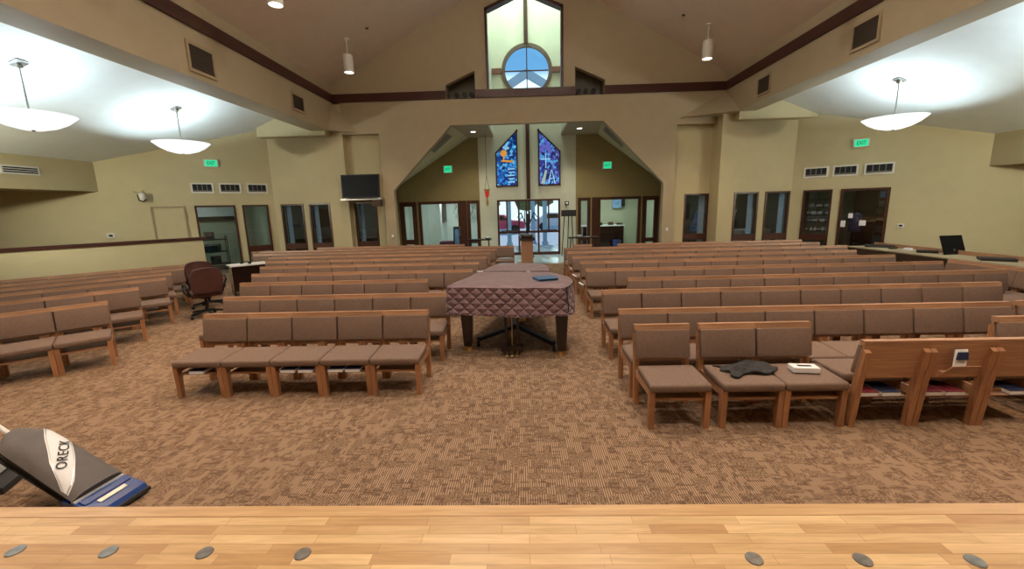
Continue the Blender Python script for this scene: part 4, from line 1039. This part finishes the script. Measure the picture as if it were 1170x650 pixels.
# ------------------------------------------------------------------ vacuum cleaner
A_ = Vector((-3.13, 2.63, .11)); Bp = Vector((-3.78, 2.72, .48)); ax = (Bp - A_).normalized()
side = Vector((0, 0, 1)).cross(ax).normalized() * -1   # towards the hall (+y)
if side.y < 0: side = -side
nrm = ax.cross(side).normalized()
if nrm.z < 0: nrm = -nrm
vc = bpy.data.objects.new('upright_vacuum', None); COL.objects.link(vc)
mat4 = Matrix((ax, side, nrm)).transposed().to_4x4(); mat4.translation = A_; 
# the tag empty stands at the head, parts are placed in world-aligned coordinates
vc.location = (A_.x, A_.y, 0); tag(vc, 'upright vacuum cleaner with grey bag and blue head reclining by the stage', 'vacuum cleaner')
inv = Matrix.Translation((-A_.x, -A_.y, 0)) @ mat4
def vpart(name, bm, m, parent=vc, **kw):
    for v in bm.verts: v.co = inv @ v.co
    return obj(name, bm, m, parent, **kw)
# bag: puffed slab in local (x along handle, y across, z up)
bm = B(); nx, ny = 16, 12; LB = .76
def half(u): # half width along the bag
    return .165 * (1 - .12 * u) * (1 - .55 * max(0, (u - .82) / .18) ** 2)
fr = []; bk = []
for i in range(nx + 1):
    u = i / nx; r1 = []; r2 = []
    for j in range(ny + 1):
        w_ = -1 + 2 * j / ny; puff = (1 - w_ ** 4) * (.050 + .028 * math.sin(PI * u)) * (1 - .6 * max(0, (u - .85) / .15))
        y = w_ * half(u); x = u * LB + .02 * math.cos(w_ * PI / 2) * (u > .9)
        r1.append(bm.verts.new((x, y, .03 + puff))); r2.append(bm.verts.new((x, y, .03 - puff * .45)))
    fr.append(r1); bk.append(r2)
for i in range(nx):
    for j in range(ny):
        bm.faces.new((fr[i][j], fr[i + 1][j], fr[i + 1][j + 1], fr[i][j + 1])); bm.faces.new((bk[i][j], bk[i][j + 1], bk[i + 1][j + 1], bk[i + 1][j]))
for i in (0, nx):
    for j in range(ny): bm.faces.new((fr[i][j], fr[i][j + 1], bk[i][j + 1], bk[i][j]))
bmesh.ops.remove_doubles(bm, verts=bm.verts, dist=1e-4)
bag = vpart('dust_bag', bm, 'greybag', smooth=True)
def surf(x, y): # height of the puffed bag surface
    u = min(1, max(0, x / LB)); w_ = max(-1, min(1, y / half(u)))
    return .03 + (1 - w_ ** 4) * (.050 + .028 * math.sin(PI * u)) * (1 - .6 * max(0, (u - .85) / .15))
def band(name, c0, c1, mat, lift):
    bm = B(); n = 14; rows = []
    for j in range(n + 1):
        t = j / n; row = []
        for k in range(5):
            s = k / 4; a = c0(t); b = c1(t); x = a[0] + (b[0] - a[0]) * s; y = a[1] + (b[1] - a[1]) * s
            row.append(bm.verts.new((x, y, surf(x, y) + lift)))
        rows.append(row)
    for a, b in zip(rows, rows[1:]):
        for k in range(4): bm.faces.new((a[k], a[k + 1], b[k + 1], b[k]))
    return vpart(name, bm, mat, bag, smooth=True)
def lerp_tab(tab, t):
    for (a, va), (b, vb) in zip(tab, tab[1:]):
        if t <= b: return va + (vb - va) * (t - a) / (b - a)
    return tab[-1][1]
yl = lambda t: (-.155 + .310 * t) * (1 - .10 * lerp_tab([(0, .08), (1, 1)], t))
c_lo = lambda t: (lerp_tab([(0, .05), (.2, .10), (.6, .27), (1, .47)], t), yl(t))
c_hi = lambda t: (lerp_tab([(0, .11), (.2, .32), (.6, .55), (.85, .66), (1, .68)], t), yl(t))
band('white_band', c_lo, c_hi, 'paper', .004)
band('grey_stripe', lambda t: (c_lo(t)[0] + .010, yl(t)), lambda t: (c_lo(t)[0] + .018, yl(t)), 'chrome', .006)
band('grey_stripe', lambda t: (c_hi(t)[0] - .022, yl(t)), lambda t: (c_hi(t)[0] - .012, yl(t)), 'chrome', .006)
tx = text('lettering', 'ORECK', .078, 'black', bag, (0, 0, 0), (0, 0, 0), .0005, .92, .0006)
ta = math.radians(38)
ex_ = ax * math.cos(ta) + side * math.sin(ta); ey_ = ax * math.cos(ta - PI / 2) + side * math.sin(ta - PI / 2)
tm = Matrix((ex_, ey_, ex_.cross(ey_))).transposed().to_4x4()
tm.translation = ax * .340 + side * .005
for v in tx.data.vertices:   # lay the letters on the curved cloth
    w3 = tm @ v.co; lx, ly2 = w3.dot(ax), w3.dot(side)
    v.co = (A_ - Vector((A_.x, A_.y, 0))) + ax * lx + side * ly2 + nrm * (surf(lx, ly2) + .010 + max(0, v.co.z))
tx.scale = (1, 1, 1)
bm = B(); box(bm, (.33, 0, -.02), (.62, .26, .06)); vpart('back_housing', bm, 'darkgrey', bevel=.02)
bm = tube(B(), [(.72, 0, .0), (1.30, 0, .02)], .016); vpart('handle_tube', bm, 'white')
bm = tube(B(), [(1.28, 0, .02), (1.45, 0, .04)], .024); vpart('hand_grip', bm, 'black')
# head, axis aligned on the carpet
hd = B(); yaw = math.atan2(ax.y, ax.x) + PI
rot = Matrix.Rotation(yaw, 4, 'Z')
def hpart(name, pts, ext, m, parent=vc, **kw):
    bm = prism(B(), pts, ext); 
    for v in bm.verts: v.co = rot @ v.co
    return obj(name, bm, m, parent, **kw)
H_ = [(-.08, -.165, .02), (-.08, -.165, .13), (.06, -.165, .115), (.20, -.165, .07), (.235, -.165, .02)]
hpart('nozzle_head', H_, (0, .33, 0), 'blue', bevel=.012)
hpart('head_ridge', [(.05, -.15, .11), (.05, -.15, .130), (.10, -.15, .112), (.10, -.15, .09)], (0, .30, 0), 'blue')
hpart('label_strip', [(.0, -.16, .120), (.0, -.16, .134), (.028, -.16, .130), (.028, -.16, .116)], (0, .32, 0), 'paper')
hpart('model_plate', [(.115, -.09, .102), (.115, -.09, .106), (.145, -.09, .096), (.145, -.09, .092)], (0, .18, 0), 'chrome')
hpart('bumper', [(.225, -.165, .02), (.245, -.165, .02), (.245, -.165, .045), (.225, -.165, .045)], (0, .33, 0), 'darkgrey')
for s in (-1, 1): bmw = cyl(B(), (-.05, s * .14 - .015, .03), (-.05, s * .14 + .015, .03), .03, n=14); bmw.transform(rot); obj('wheel', bmw, 'black', vc)
# second machine partly in frame
e = empty('canister_vacuum', (-4.22, 2.80, 0), .4); tag(e, 'grey and plum vacuum head at the left edge on the carpet', 'vacuum cleaner')
obj('canister_body', prism(B(), [(-.35, -.15, .0), (.18, -.15, .0), (.18, -.15, .05), (.05, -.15, .12), (-.35, -.15, .16)], (0, .3, 0)), 'darkgrey', e, bevel=.02); obj('top_cover', prism(B(), [(-.30, -.11, .165), (.03, -.11, .135), (.10, -.11, .11), (.03, -.11, .15), (-.30, -.11, .185)], (0, .22, 0)), 'chrome', e, bevel=.004, seg=1)
obj('tool_tube', tube(B(), [(-.3, 0, .17), (-.5, .05, .5)], .02), 'black', e)

# ------------------------------------------------------------------ stage discs
for k, x in enumerate((-2.38, -1.93, -1.475, -1.02, .96, 1.41, 1.865)):
    y = 1.585 - .016 * (x + .3) / 1.2
    e = empty('floor_socket_cap', (x, y, .549)); tag(e, ('leftmost', 'second', 'third', 'fourth', 'fifth', 'sixth', 'rightmost')[k] + ' round metal cap from left set in the stage floor', 'floor cap', 'metal caps set in the stage floor')
    obj('cap_disc', cyl(B(), (0, 0, 0), (0, 0, .004), .036, .034, 28), 'disc', e); 

# ------------------------------------------------------------------ font, stands and hangings in the alcove
e = empty('baptismal_font', (.12, 15.35, 0)); tag(e, 'wooden pedestal font with silver bowl at the back of the aisle', 'font')
obj('pedestal', prism(B(), [(-.22, -.2, 0), (.22, -.2, 0), (.22, .2, 0), (-.22, .2, 0)], (0, 0, .82)), 'oak', e, bevel=.02); obj('pedestal_rim', bx(-.29, .29, -.27, .27, .82, .90), 'counter_dark', e); obj('bowl', lathe(B(), [(.001, .93), (.18, .94), (.34, 1.04), (.35, 1.04), (.20, .90), (.001, .90)], n=32), 'chrome', e, smooth=True)
e = empty('iron_sculpture', (.17, 16.9, 0)); tag(e, 'dark branching iron candle stand behind the wooden font', 'stand')
bm = tube(B(), [(0, 0, 0), (0, 0, 1.75)], .05); tube(bm, [(-.25, 0, 0), (0, 0, .35)], .02); tube(bm, [(.25, 0, 0), (0, 0, .35)], .02); obj('stem', bm, 'black', e)
for s in (-1, 1):
    bm = tube(B(), [(0, 0, 1.15), (s * .12, 0, 1.45), (s * .26, 0, 1.80)], .022); tube(bm, [(s * .10, 0, 1.45), (s * .10, 0, 1.85)], .02); tube(bm, [(s * .2, 0, 1.65), (s * .36, 0, 1.45)], .018); tube(bm, [(s * .26, 0, 1.80), (s * .40, 0, 1.60)], .016)
    obj('branch', bm, 'black', e)
e = empty('votive_lamp', (-1.44, 17.3, 0)); tag(e, 'red sanctuary lamp hanging by long cord on the left of the entrance', 'hanging lamp')
obj('cord', tube(B(), [(0, 0, 4.84), (0, 0, 3.3), (-.09, 0, 2.75)], .008, 6), 'darkmetal', e); obj('cord', tube(B(), [(0, 0, 3.3), (.09, 0, 2.75)], .008, 6), 'darkmetal', e)
obj('glass_cup', lathe(B(), [(.001, 2.42), (.06, 2.44), (.09, 2.60), (.08, 2.74), (.075, 2.74), (.001, 2.5)], n=20), 'redglass', e, smooth=True); obj('metal_rim', lathe(B(), [(.10, 2.74), (.12, 2.76), (.12, 2.70), (.09, 2.68)], n=20), 'brass', e); obj('drop_finial', lathe(B(), [(.02, 2.42), (.04, 2.32), (.05, 2.18), (.015, 2.08), (.001, 2.07)], n=12), 'brass', e)
e = empty('easel_board', (1.83, 17.1, 0)); tag(e, 'black easel with a dark board right of the entrance doors', 'easel')
obj('board', bx(-.30, .30, -.04, -.02, 1.60, 1.85), 'darkgrey', e)
for a, b in ((-.28, -.16), (.20, .12)): obj('leg', tube(B(), [(a, -.05, 0), (b, 0, 1.85)], .018), 'black', e)
obj('leg', tube(B(), [(0, .4, 0), (0, 0, 1.8)], .018), 'black', e)
e = empty('wall_keypad', (1.83, 17.78, 2.12)); tag(e, 'small square black box with pale face on the wall above the easel', 'wall box'); obj('casing', bx(-.08, .08, -.05, 0, -.08, .08), 'black', e); obj('face_plate', bx(-.045, .045, -.056, -.05, -.03, .05), 'paper', e)
for nm, x, w_, lab in (('L', -1.75, .95, 'black console table with bowl at left of the entrance'), ('R', 2.35, 1.2, 'black console table right of the entrance, under the easel')):
    e = empty('console_table', (x, 16.6, 0)); tag(e, lab, 'table', 'console tables in the alcove')
    obj('table_top', bx(-w_ / 2, w_ / 2, -.2, .2, .76, .80), 'black', e)
    for sx in (-1, 1):
        for sy in (-1, 1): obj('leg', tube(B(), [(sx * (w_ / 2 - .12), sy * .15, .76), (sx * (w_ / 2 - .06), sy * .15, 0)], .014, 6), 'black', e)
for x, lab, m in ((-1.42, 'small silver bowl on the left console table', 'chrome'), (2.2, 'small white bowl on the right console table', 'paper')):
    o = obj('small_bowl', lathe(B(), [(.001, .0), (.07, .0), (.12, .07), (.115, .07), (.06, .015), (.001, .015)], n=20), m, smooth=True); o.location = (x, 16.6, .80); tag(o, lab, 'bowl')
o = obj('donation_pamphlet', bx(-.1, .1, -.07, .07, 0, .01), 'paper'); o.location = (2.5, 16.6, .80); tag(o, 'white pamphlet on the right console table', 'pamphlet')
# white holders at aisle chair ends
for k, (x, y, lab) in enumerate(((1.10, 8.75, 'white card on the aisle end of fifth right row'), (1.09, 9.8, 'white card on the aisle end of the seventh right row'), (-1.14, 11.2, 'white card on the aisle end of seventh left row'))):
    o = obj('end_card', box(B(), (0, 0, 0), (.11, .08, .008), ry=.5, rz=-.4), 'paper'); o.location = (x + .06, y - .30, .462); tag(o, lab, 'card')

# ------------------------------------------------------------------ wall fixtures
def exit_sign(loc, rz, label, w_=.34, h_=.21):
    e = empty('exit_sign', loc, rz); tag(e, label, 'exit sign', 'green exit signs')
    obj('housing', bx(-w_ / 2, w_ / 2, -.06, 0, -h_ / 2, h_ / 2), 'white', e, bevel=.006, seg=1); obj('lit_face', bx(-w_ / 2 + .04, w_ / 2 - .04, -.064, -.06, -h_ / 2 + .025, h_ / 2 - .02), 'exitface', e)
    text('lettering', 'EXIT', .15, 'exittext', e, (0, -.067, 0), (PI / 2, 0, 0), .001, .72, .003)
nl = -nL; nr = -nR
aL = math.atan2(-LD.y, -LD.x); aR = math.atan2(RD.y, RD.x)
p = LA + LD * uL(-10.13); exit_sign((p.x, p.y, 3.67), aL, 'green exit sign on the left angled wall above the glass door', .40, .24)
p = RA + RD * uR(10.24); exit_sign((p.x, p.y, 3.66), aR, 'green exit sign on right angled wall above the three small vents', .40, .24)
exit_sign((-3.07, 17.8, 3.62), 0, 'green exit sign on olive wall left of the entrance', .38, .30); exit_sign((3.48, 17.8, 3.60), 0, 'green exit sign on olive wall right of the entrance', .38, .30)
def transom(A0, D0, x0, x1, ang, label):
    u = lambda x: (x - A0.x) / D0.x
    p = A0 + D0 * u((x0 + x1) / 2); w_ = abs(u(x1) - u(x0)) ; h_ = .33
    e = empty('wall_vent', (p.x, p.y, 2.885), ang); tag(e, label, 'vent', 'white framed vents on the angled walls')
    t = .045
    bm = bx(-w_ / 2, w_ / 2, -.03, 0, h_ / 2 - t, h_ / 2); bx(-w_ / 2, w_ / 2, -.03, 0, -h_ / 2, -h_ / 2 + t, bm); bx(-w_ / 2, -w_ / 2 + t, -.03, 0, -h_ / 2 + t, h_ / 2 - t, bm); bx(w_ / 2 - t, w_ / 2, -.03, 0, -h_ / 2 + t, h_ / 2 - t, bm)
    obj('vent_frame', bm, 'white', e); obj('dark_duct', bx(-w_ / 2 + t, w_ / 2 - t, -.008, -.002, -h_ / 2 + t, h_ / 2 - t), 'void', e)
    bm = B(); n = 4
    for k in range(n + 1):
        xx = -w_ / 2 + t + (w_ - 2 * t) * k / n; bx(xx - .012, xx + .012, -.02, -.008, -h_ / 2 + t, h_ / 2 - t, bm)
    bx(-w_ / 2 + t, w_ / 2 - t, -.02, -.008, -h_ / 2 + t, -h_ / 2 + t + .05, bm); obj('damper_blades', bm, 'grey_grille', e)
for k, (a, b) in enumerate(((-10.59, -10.15), (-10.04, -9.58), (-9.46, -9.0))): transom(LA, LD, a, b, aL, ['leftmost', 'middle', 'rightmost'][k] + ' white framed vent of three on left angled wall')
for k, (a, b) in enumerate(((9.24, 9.71), (9.79, 10.24), (10.34, 10.83))): transom(RA, RD, a, b, aR, ['leftmost', 'middle', 'rightmost'][k] + ' white framed vent of three on right angled wall')
# beam return grilles
def grille(name, x, s, y0, y1, z0, z1, label):
    yc, zc = (y0 + y1) / 2, (z0 + z1) / 2; e = empty(name, (x, yc, zc)); tag(e, label, 'vent', 'square grilles on the nave beams')
    a, b = (y1 - y0) / 2, (z1 - z0) / 2; t = .06
    bm = bx(0, s * .03, -a - t, a + t, b, b + t); bx(0, s * .03, -a - t, a + t, -b - t, -b, bm); bx(0, s * .03, -a - t, -a, -b, b, bm); bx(0, s * .03, a, a + t, -b, b, bm)
    obj('grille_frame', bm, 'grille_frame', e)
    bm = bx(0, s * .008, -a, a, -b, b)
    k = -b + .02
    while k < b: bx(s * .008, s * .016, -a, a, k, k + .008, bm); k += .035
    obj('grille_louvres', bm, 'grille', e)
grille('beam_grille', -6.45, 1, 8.66, 9.30, 4.88, 5.33, 'nearer square dark grille on the left nave beam'); grille('beam_grille', -6.45, 1, 12.38, 12.98, 4.96, 5.33, 'farther square dark grille on the left nave beam')
grille('beam_grille', 6.83, -1, 8.88, 9.50, 5.03, 5.45, 'nearer square dark grille on the right nave beam'); grille('beam_grille', 6.83, -1, 12.45, 13.02, 5.02, 5.42, 'farther square dark grille on the right nave beam')
# sloped soffit grilles
for nm, us, vs in (('left', (.63, .91), (.06, .36)), ('right', (.64, .95), (.10, .45))):
    q = SOF[nm]; e = empty('slot_grille'); P_ = [bil(*q, us[0], vs[0]), bil(*q, us[1], vs[0]), bil(*q, us[1], vs[1]), bil(*q, us[0], vs[1])]
    c0 = sum(P_, Vector()) / 4; e.location = c0; tag(e, f'long grey grille on the {nm} sloping edge of the entrance arch', 'vent', 'grilles on the arch slopes')
    nn = (P_[1] - P_[0]).cross(P_[3] - P_[0]).normalized(); nn = -nn if nn.z > 0 else nn
    obj('grille_frame', prism(B(), [p_ - c0 + nn * -.02 for p_ in P_], nn * .05), 'grille_frame', e)
    obj('grille_face', prism(B(), [(p_ - c0) * .93 + nn * .03 for p_ in P_], nn * .008), 'grey_grille', e)
# bulkhead vent
e = empty('bulkhead_vent', (-12.15, 10.14, 3.215)); tag(e, 'white slotted vent on the left bulkhead', 'vent')
obj('vent_frame', bx(0, .02, -.40, .40, -.105, .105), 'white', e); bm = B()
for z in (-.05, 0, .05): bx(.02, .024, -.36, .36, z - .015, z + .015, bm)
obj('vent_slots', bm, 'void', e)
# television and its box
e = empty('television', (-5.60, 14.75, 2.85)); tag(e, 'black flat television hung in the left niche', 'television')
obj('screen_bezel', prism(B(), [(-.68, -.05, -.38), (.64, -.05, -.38), (.64, .02, .42), (-.70, .02, .42)], (0, .06, 0)), 'black', e, bevel=.01, seg=1)
obj('screen_glass', prism(B(), [(-.64, -.058, -.33), (.60, -.058, -.33), (.60, .008, .38), (-.66, .008, .38)], (0, .008, 0)), 'screen', e)
obj('wall_bracket', bx(-.3, .3, .06, .53, -.1, .1), 'darkmetal', e)
e = empty('media_shelf', (-5.60, 14.72, 2.42)); tag(e, 'thin pale shelf bar below the black television', 'shelf'); obj('shelf_board', bx(-.72, .70, -.06, .28, -.02, .02), 'chrome', e); obj('shelf_clip', bx(-.62, -.52, -.08, 0, .02, .05), 'white', e); obj('shelf_clip', bx(.60, .68, -.08, 0, .02, .05), 'white', e)
obj('camera_box', bx(.36, .68, -.1, .12, -.25, -.03), 'counter_dark', e, bevel=.02)
# bracket speaker on the left angled wall
p = LA + LD * uL(-11.5); e = empty('bracket_light', (p.x, p.y, 2.62), aL); tag(e, 'small white emergency lamp on bracket above the closet door', 'lamp')
obj('bracket', tube(tube(B(), [(-.15, -.01, .15), (0, -.12, .10)], .012), [(.08, -.01, .18), (0, -.12, .10), (0, -.14, 0)], .012), 'grille_frame', e); obj('lamp_head', lathe(B(), [(.001, -.14), (.07, -.12), (.10, -.02), (.08, .08), (.02, .12), (.001, .12)], (.03, -.16, 0), 18), 'white', e, smooth=True); obj('lamp_guard', tube(B(), [(-.07, -.2, .05), (-.05, -.24, -.12), (.05, -.25, -.16), (.11, -.22, -.08)], .014), 'black', e)
def plate(name, p, ang, z, label, dark=True, w_=.15, h_=.12):
    e = empty(name, (p[0], p[1], z), ang); tag(e, label, 'thermostat' if dark else 'switch'); obj('cover_plate', bx(-w_ / 2, w_ / 2, -.03, 0, -h_ / 2, h_ / 2), 'white', e, bevel=.005, seg=1)
    if dark: obj('display_window', bx(-w_ / 4, w_ / 4, -.034, -.03, -h_ / 5, h_ / 4), 'black', e)
    else: obj('rocker', bx(-.015, .015, -.038, -.03, -.03, .03), 'paper', e)
plate('thermostat', LA + LD * uL(-12.1), aL, 1.50, 'white thermostat on left angled wall above the half wall', True, .17, .14); plate('thermostat', RA + RD * uR(11.05), aR, 1.21, 'white thermostat on the right angled wall above the counter')
plate('light_switch', (-4.70, 15.0), 0, 1.10, 'white light switch on the pier left of the arch', False, .08, .12); plate('light_switch', (5.06, 15.0), 0, 1.12, 'white light switch on the pier right of the arch', False, .08, .12)
# speaker recess equipment
for nm, x0, x1, s in (('left', -2.53, -1.53, 1), ('right', 1.82, 2.81, -1)):
    bm = bx(x0 - .02, x1 + .02, 15.75, 15.8, 5.5, 6.8); bx(x0 - .1, x0, 15.25, 15.8, 5.5, 6.8, bm); bx(x1, x1 + .1, 15.25, 15.8, 5.5, 6.8, bm); bx(x0 - .1, x1 + .1, 15.25, 15.8, 5.5, 5.66, bm); bx(x0 - .1, x1 + .1, 15.25, 15.8, 6.7, 6.8, bm)
    struct('wall_recess_' + nm, bm, 'grey_grille')
    e = empty('stage_projector', ((x0 + x1) / 2 + .1 * s, 15.3, 5.66)); tag(e, f'black spotlight cluster in the {nm} recess above the trim', 'spotlight', 'spotlights in the gable recesses')
    obj('mount_bar', bx(-.35, .35, -.03, .03, .05, .09), 'black', e)
    for k, xx in enumerate((-.25, 0, .25)): obj('lamp_can', cyl(cyl(B(), (xx, -.12, .17), (xx, .10, .20), .085, .07, 16), (xx, 0, .09), (xx, 0, .14), .02), 'black', e)
# ------------------------------------------------------------------ lamps
def lamp(kind, name, loc, energy, color, **kw):
    ld = bpy.data.lights.new(name, kind); ld.energy = energy; ld.color = color
    rot = kw.pop('rot', None)
    for k, v in kw.items(): setattr(ld, k, v)
    o = bpy.data.objects.new(name, ld); COL.objects.link(o); o.location = loc
    if rot: o.rotation_euler = rot
    return o
P_PEND = 135; P_CAN = 470; P_FILL = 65
def pendant(x, y, label):
    zc = side_ceil(x); e = empty('pendant_light', (x, y, 0)); tag(e, label, 'pendant lamp', 'glass bowl pendants over the side aisles')
    tilt = math.atan(.4) * (-1 if x > 0 else 1)
    bm = box(B(), (0, 0, zc - .03), (.20, .20, .03), ry=-tilt); cyl(bm, (0, 0, zc - .04), (0, 0, zc - .10), .06, .05, 16); obj('ceiling_canopy', bm, 'chrome', e)
    obj('stem', cyl(B(), (0, 0, zc - .09), (0, 0, 3.80), .014, n=10), 'chrome', e)
    prof = [(.001, 3.66), (.16, 3.665), (.34, 3.72), (.50, 3.81), (.635, 3.93), (.62, 3.935), (.49, 3.84), (.33, 3.75), (.16, 3.70), (.001, 3.69)]
    obj('glass_bowl', lathe(B(), prof, n=48), 'bowl', e, smooth=True); obj('finial', lathe(B(), [(.001, 3.63), (.02, 3.635), (.03, 3.66), (.001, 3.665)], n=12), 'chrome', e)
    lamp('POINT', 'pendant_bulb', (x, y, 3.80), P_PEND, (.76, .93, 1.0), shadow_soft_size=.07)
pendant(-9.02, 7.89, 'glowing glass bowl pendant at far left, nearer one'); pendant(-9.05, 11.4, 'glowing glass bowl pendant on the left, farther one'); pendant(9.07, 10.97, 'glowing glass bowl pendant on the right above the rear rows')
pendant(9.07, 7.25, 'glowing glass bowl pendant on the right, outside the picture edge'); pendant(-9.02, 4.2, 'glowing glass bowl pendant on the left nearest the stage'); pendant(9.07, 3.7, 'glowing glass bowl pendant on the right nearest the stage')
def can(x, y, label):
    zc = roof(x); e = empty('cylinder_spotlight', (x, y, 0)); tag(e, label, 'ceiling light', 'white cylinder lights of the nave')
    zt = zc - .42; bm = cyl(B(), (0, 0, zc), (0, 0, zc - .03), .08); obj('ceiling_plate', bm, 'white', e); obj('stem', cyl(B(), (0, 0, zc - .02), (0, 0, zt), .015, n=8), 'white', e)
    obj('housing', lathe(B(), [(.001, zt + .02), (.10, zt), (.14, zt - .03), (.145, zt - .50), (.135, zt - .50), (.13, zt - .05), (.001, zt - .04)], n=24), 'white', e, smooth=True)
    obj('lens', cyl(B(), (0, 0, zt - .44), (0, 0, zt - .45), .128, n=24), 'lens', e)
    lamp('SPOT', 'spot_beam', (x, y, zt - .47), P_CAN, (1.0, .74, .48), spot_size=math.radians(84), spot_blend=.8, shadow_soft_size=.10)
can(-5.05, 13.15, 'white cylinder light under left ceiling slope near the gable'); can(5.38, 13.15, 'white cylinder light under right ceiling slope near the gable'); can(-4.88, 9.15, 'white cylinder light at the top left edge of the nave')
for x, y, l in ((5.4, 9.3, 'right middle'), (-5.1, 6.4, 'left nearer'), (5.3, 6.0, 'right nearer'), (-5.1, 3.0, 'left by the stage'), (5.3, 2.6, 'right by the stage')): can(x, y, f'white cylinder light, {l}, above the picture')
for x, y in ((-1.3, 8.2), (1.7, 8.2), (-1.3, 4.8), (1.7, 4.8), (-3.0, 1.2), (0.2, 1.0), (3.4, 1.2)):  # invented fixtures out of view: fill for the nave, globes lift its ceiling
    z = roof(x) - .35
    e = empty('ceiling_downlight', (x, y, z)); tag(e, f'white ceiling downlight high above the nave at {"left" if x < 0 else "right" if x > 1 else "centre"}, {"stage end" if y < 2 else "front rows" if y < 6 else "middle rows"}', 'ceiling light')
    obj('housing', lathe(B(), [(.001, .35), (.12, .33), (.28, .12), (.30, .0), (.27, .0), (.001, .06)], n=24), 'white', e, smooth=True)
    obj('globe', lathe(B(), [(.001, -.10), (.10, -.12), (.17, -.20), (.20, -.32), (.17, -.44), (.10, -.51), (.001, -.53)], n=20), 'globe', e, smooth=True); obj('neck', cyl(B(), (0, 0, 0), (0, 0, -.12), .04), 'white', e)
    lamp('AREA', 'downlight_beam', (x, y, z - .56), P_FILL, (1.0, .88, .72), shape='DISK', size=.4, spread=math.radians(150))
for x, y in ((-1.81, 16.38), (2.15, 16.34)):
    e = empty('recessed_downlight', (x, y, 4.84)); tag(e, f'small recessed downlight in the alcove soffit, {"left" if x < 0 else "right"} one', 'ceiling light')
    obj('trim_ring', cyl(B(), (0, 0, 0), (0, 0, -.015), .12, .12, 24), 'white', e); obj('lens', cyl(B(), (0, 0, -.015), (0, 0, -.02), .085, n=24), 'lens', e)
    lamp('SPOT', 'alcove_beam', (x, y, 4.79), 140, (1.0, .86, .62), spot_size=math.radians(110), spot_blend=.8, shadow_soft_size=.08)
for k, (x, y) in enumerate(((-4.46, 13.28), (4.73, 13.37))):
    z = roof(x); e = empty('sprinkler_head', (x, y, z)); tag(e, f'tiny dark sprinkler head on the {"left" if x < 0 else "right"} nave ceiling slope', 'sprinkler'); obj('escutcheon', cyl(B(), (0, 0, 0), (0, 0, -.03), .05, .045), 'grille', e); obj('nozzle', cyl(B(), (0, 0, -.03), (0, 0, -.07), .02), 'chrome', e)
# invented wall washers, added out of view to brighten the rear walls
for x, y in ((-11.2, 6.3), (11.2, 5.9)):
    sx = 1 if x > 0 else -1
    e = empty('wall_washer_spotlight', (x, y, 3.15)); tag(e, f'white wall washer lamp on the {"right" if sx > 0 else "left"} bulkhead, out of the picture', 'spotlight')
    tgt = Vector((sx * 9.8, 14.0, 2.5)); d_ = (tgt - Vector((x, y, 3.15))).normalized()
    obj('lamp_can', cyl(cyl(B(), -d_ * .1, d_ * .1, .09, .11, 16), (0, 0, 0), (sx * .95, 0, 0), .02), 'white', e)
    o = lamp('SPOT', 'washer_beam', Vector((x, y, 3.15)) + d_ * .13, 620, (1.0, .96, .72), spot_size=math.radians(110), spot_blend=1.0, shadow_soft_size=.10)
    o.rotation_euler = d_.to_track_quat('-Z', 'Y').to_euler()
# daylight in the shaft through its skylight, added fill lights in foyer and rooms
lamp('AREA', 'skylight_daylight', (.22, 16.55, 12.9), 430, (.80, 1.0, .92), shape='RECTANGLE', size=2.4, size_y=2.2)
lamp('AREA', 'foyer_left_lamp', (-3.6, 19.5, 2.65), 60, (.80, .95, 1.0), size=1.2); lamp('AREA', 'foyer_right_lamp', (4.1, 19.3, 2.65), 55, (.9, 1.0, .9), size=1.2)
lamp('AREA', 'left_room_lamp', (-7.6, 17.2, 2.85), 10, (.9, .95, 1.0), size=1.0); lamp('AREA', 'right_room_lamp', (7.8, 17.0, 2.85), 10, (.9, .95, 1.0), size=1.0)
for A0, D0, n0, u, pw in ((LA, LD, nL, 2.3, 32), (RA, RD, nR, 2.0, 5)):
    p = A0 + D0 * u + n0 * 1.7; lamp('AREA', 'storage_lamp', (p.x, p.y, 2.85), pw, (.85, 1.0, .92), size=1.0)
lamp('SUN', 'sun', (0, 40, 30), 3.0, (1.0, .97, .92), angle=.02, rot=(math.radians(-48), 0, math.radians(12)))

# ------------------------------------------------------------------ world and colour
w = bpy.data.worlds.new('sky'); S.world = w; w.use_nodes = True; nt = w.node_tree
bg = nt.nodes['Background']; tc = nd(nt, 'ShaderNodeTexCoord'); sp = nd(nt, 'ShaderNodeSeparateXYZ'); nt.links.new(tc.outputs['Generated'], sp.inputs[0])
nt.links.new(ramp(nt, sp.outputs['Z'], [(0.0, (.70, .90, 1.0)), (0.262, (.70, .92, 1.0)), (0.285, (.10, .30, .55)), (0.6, (.08, .22, .50))]), bg.inputs['Color']); bg.inputs['Strength'].default_value = 1.6
S.view_settings.view_transform = 'Standard'; S.view_settings.look = 'None'; S.view_settings.exposure = 0.0; S.view_settings.gamma = 1.0; S.view_settings.use_curve_mapping = False
S.cycles.use_denoising = True; S.cycles.max_bounces = 6; S.cycles.diffuse_bounces = 4; S.cycles.transparent_max_bounces = 8
S.cycles.sample_clamp_indirect = 6.0
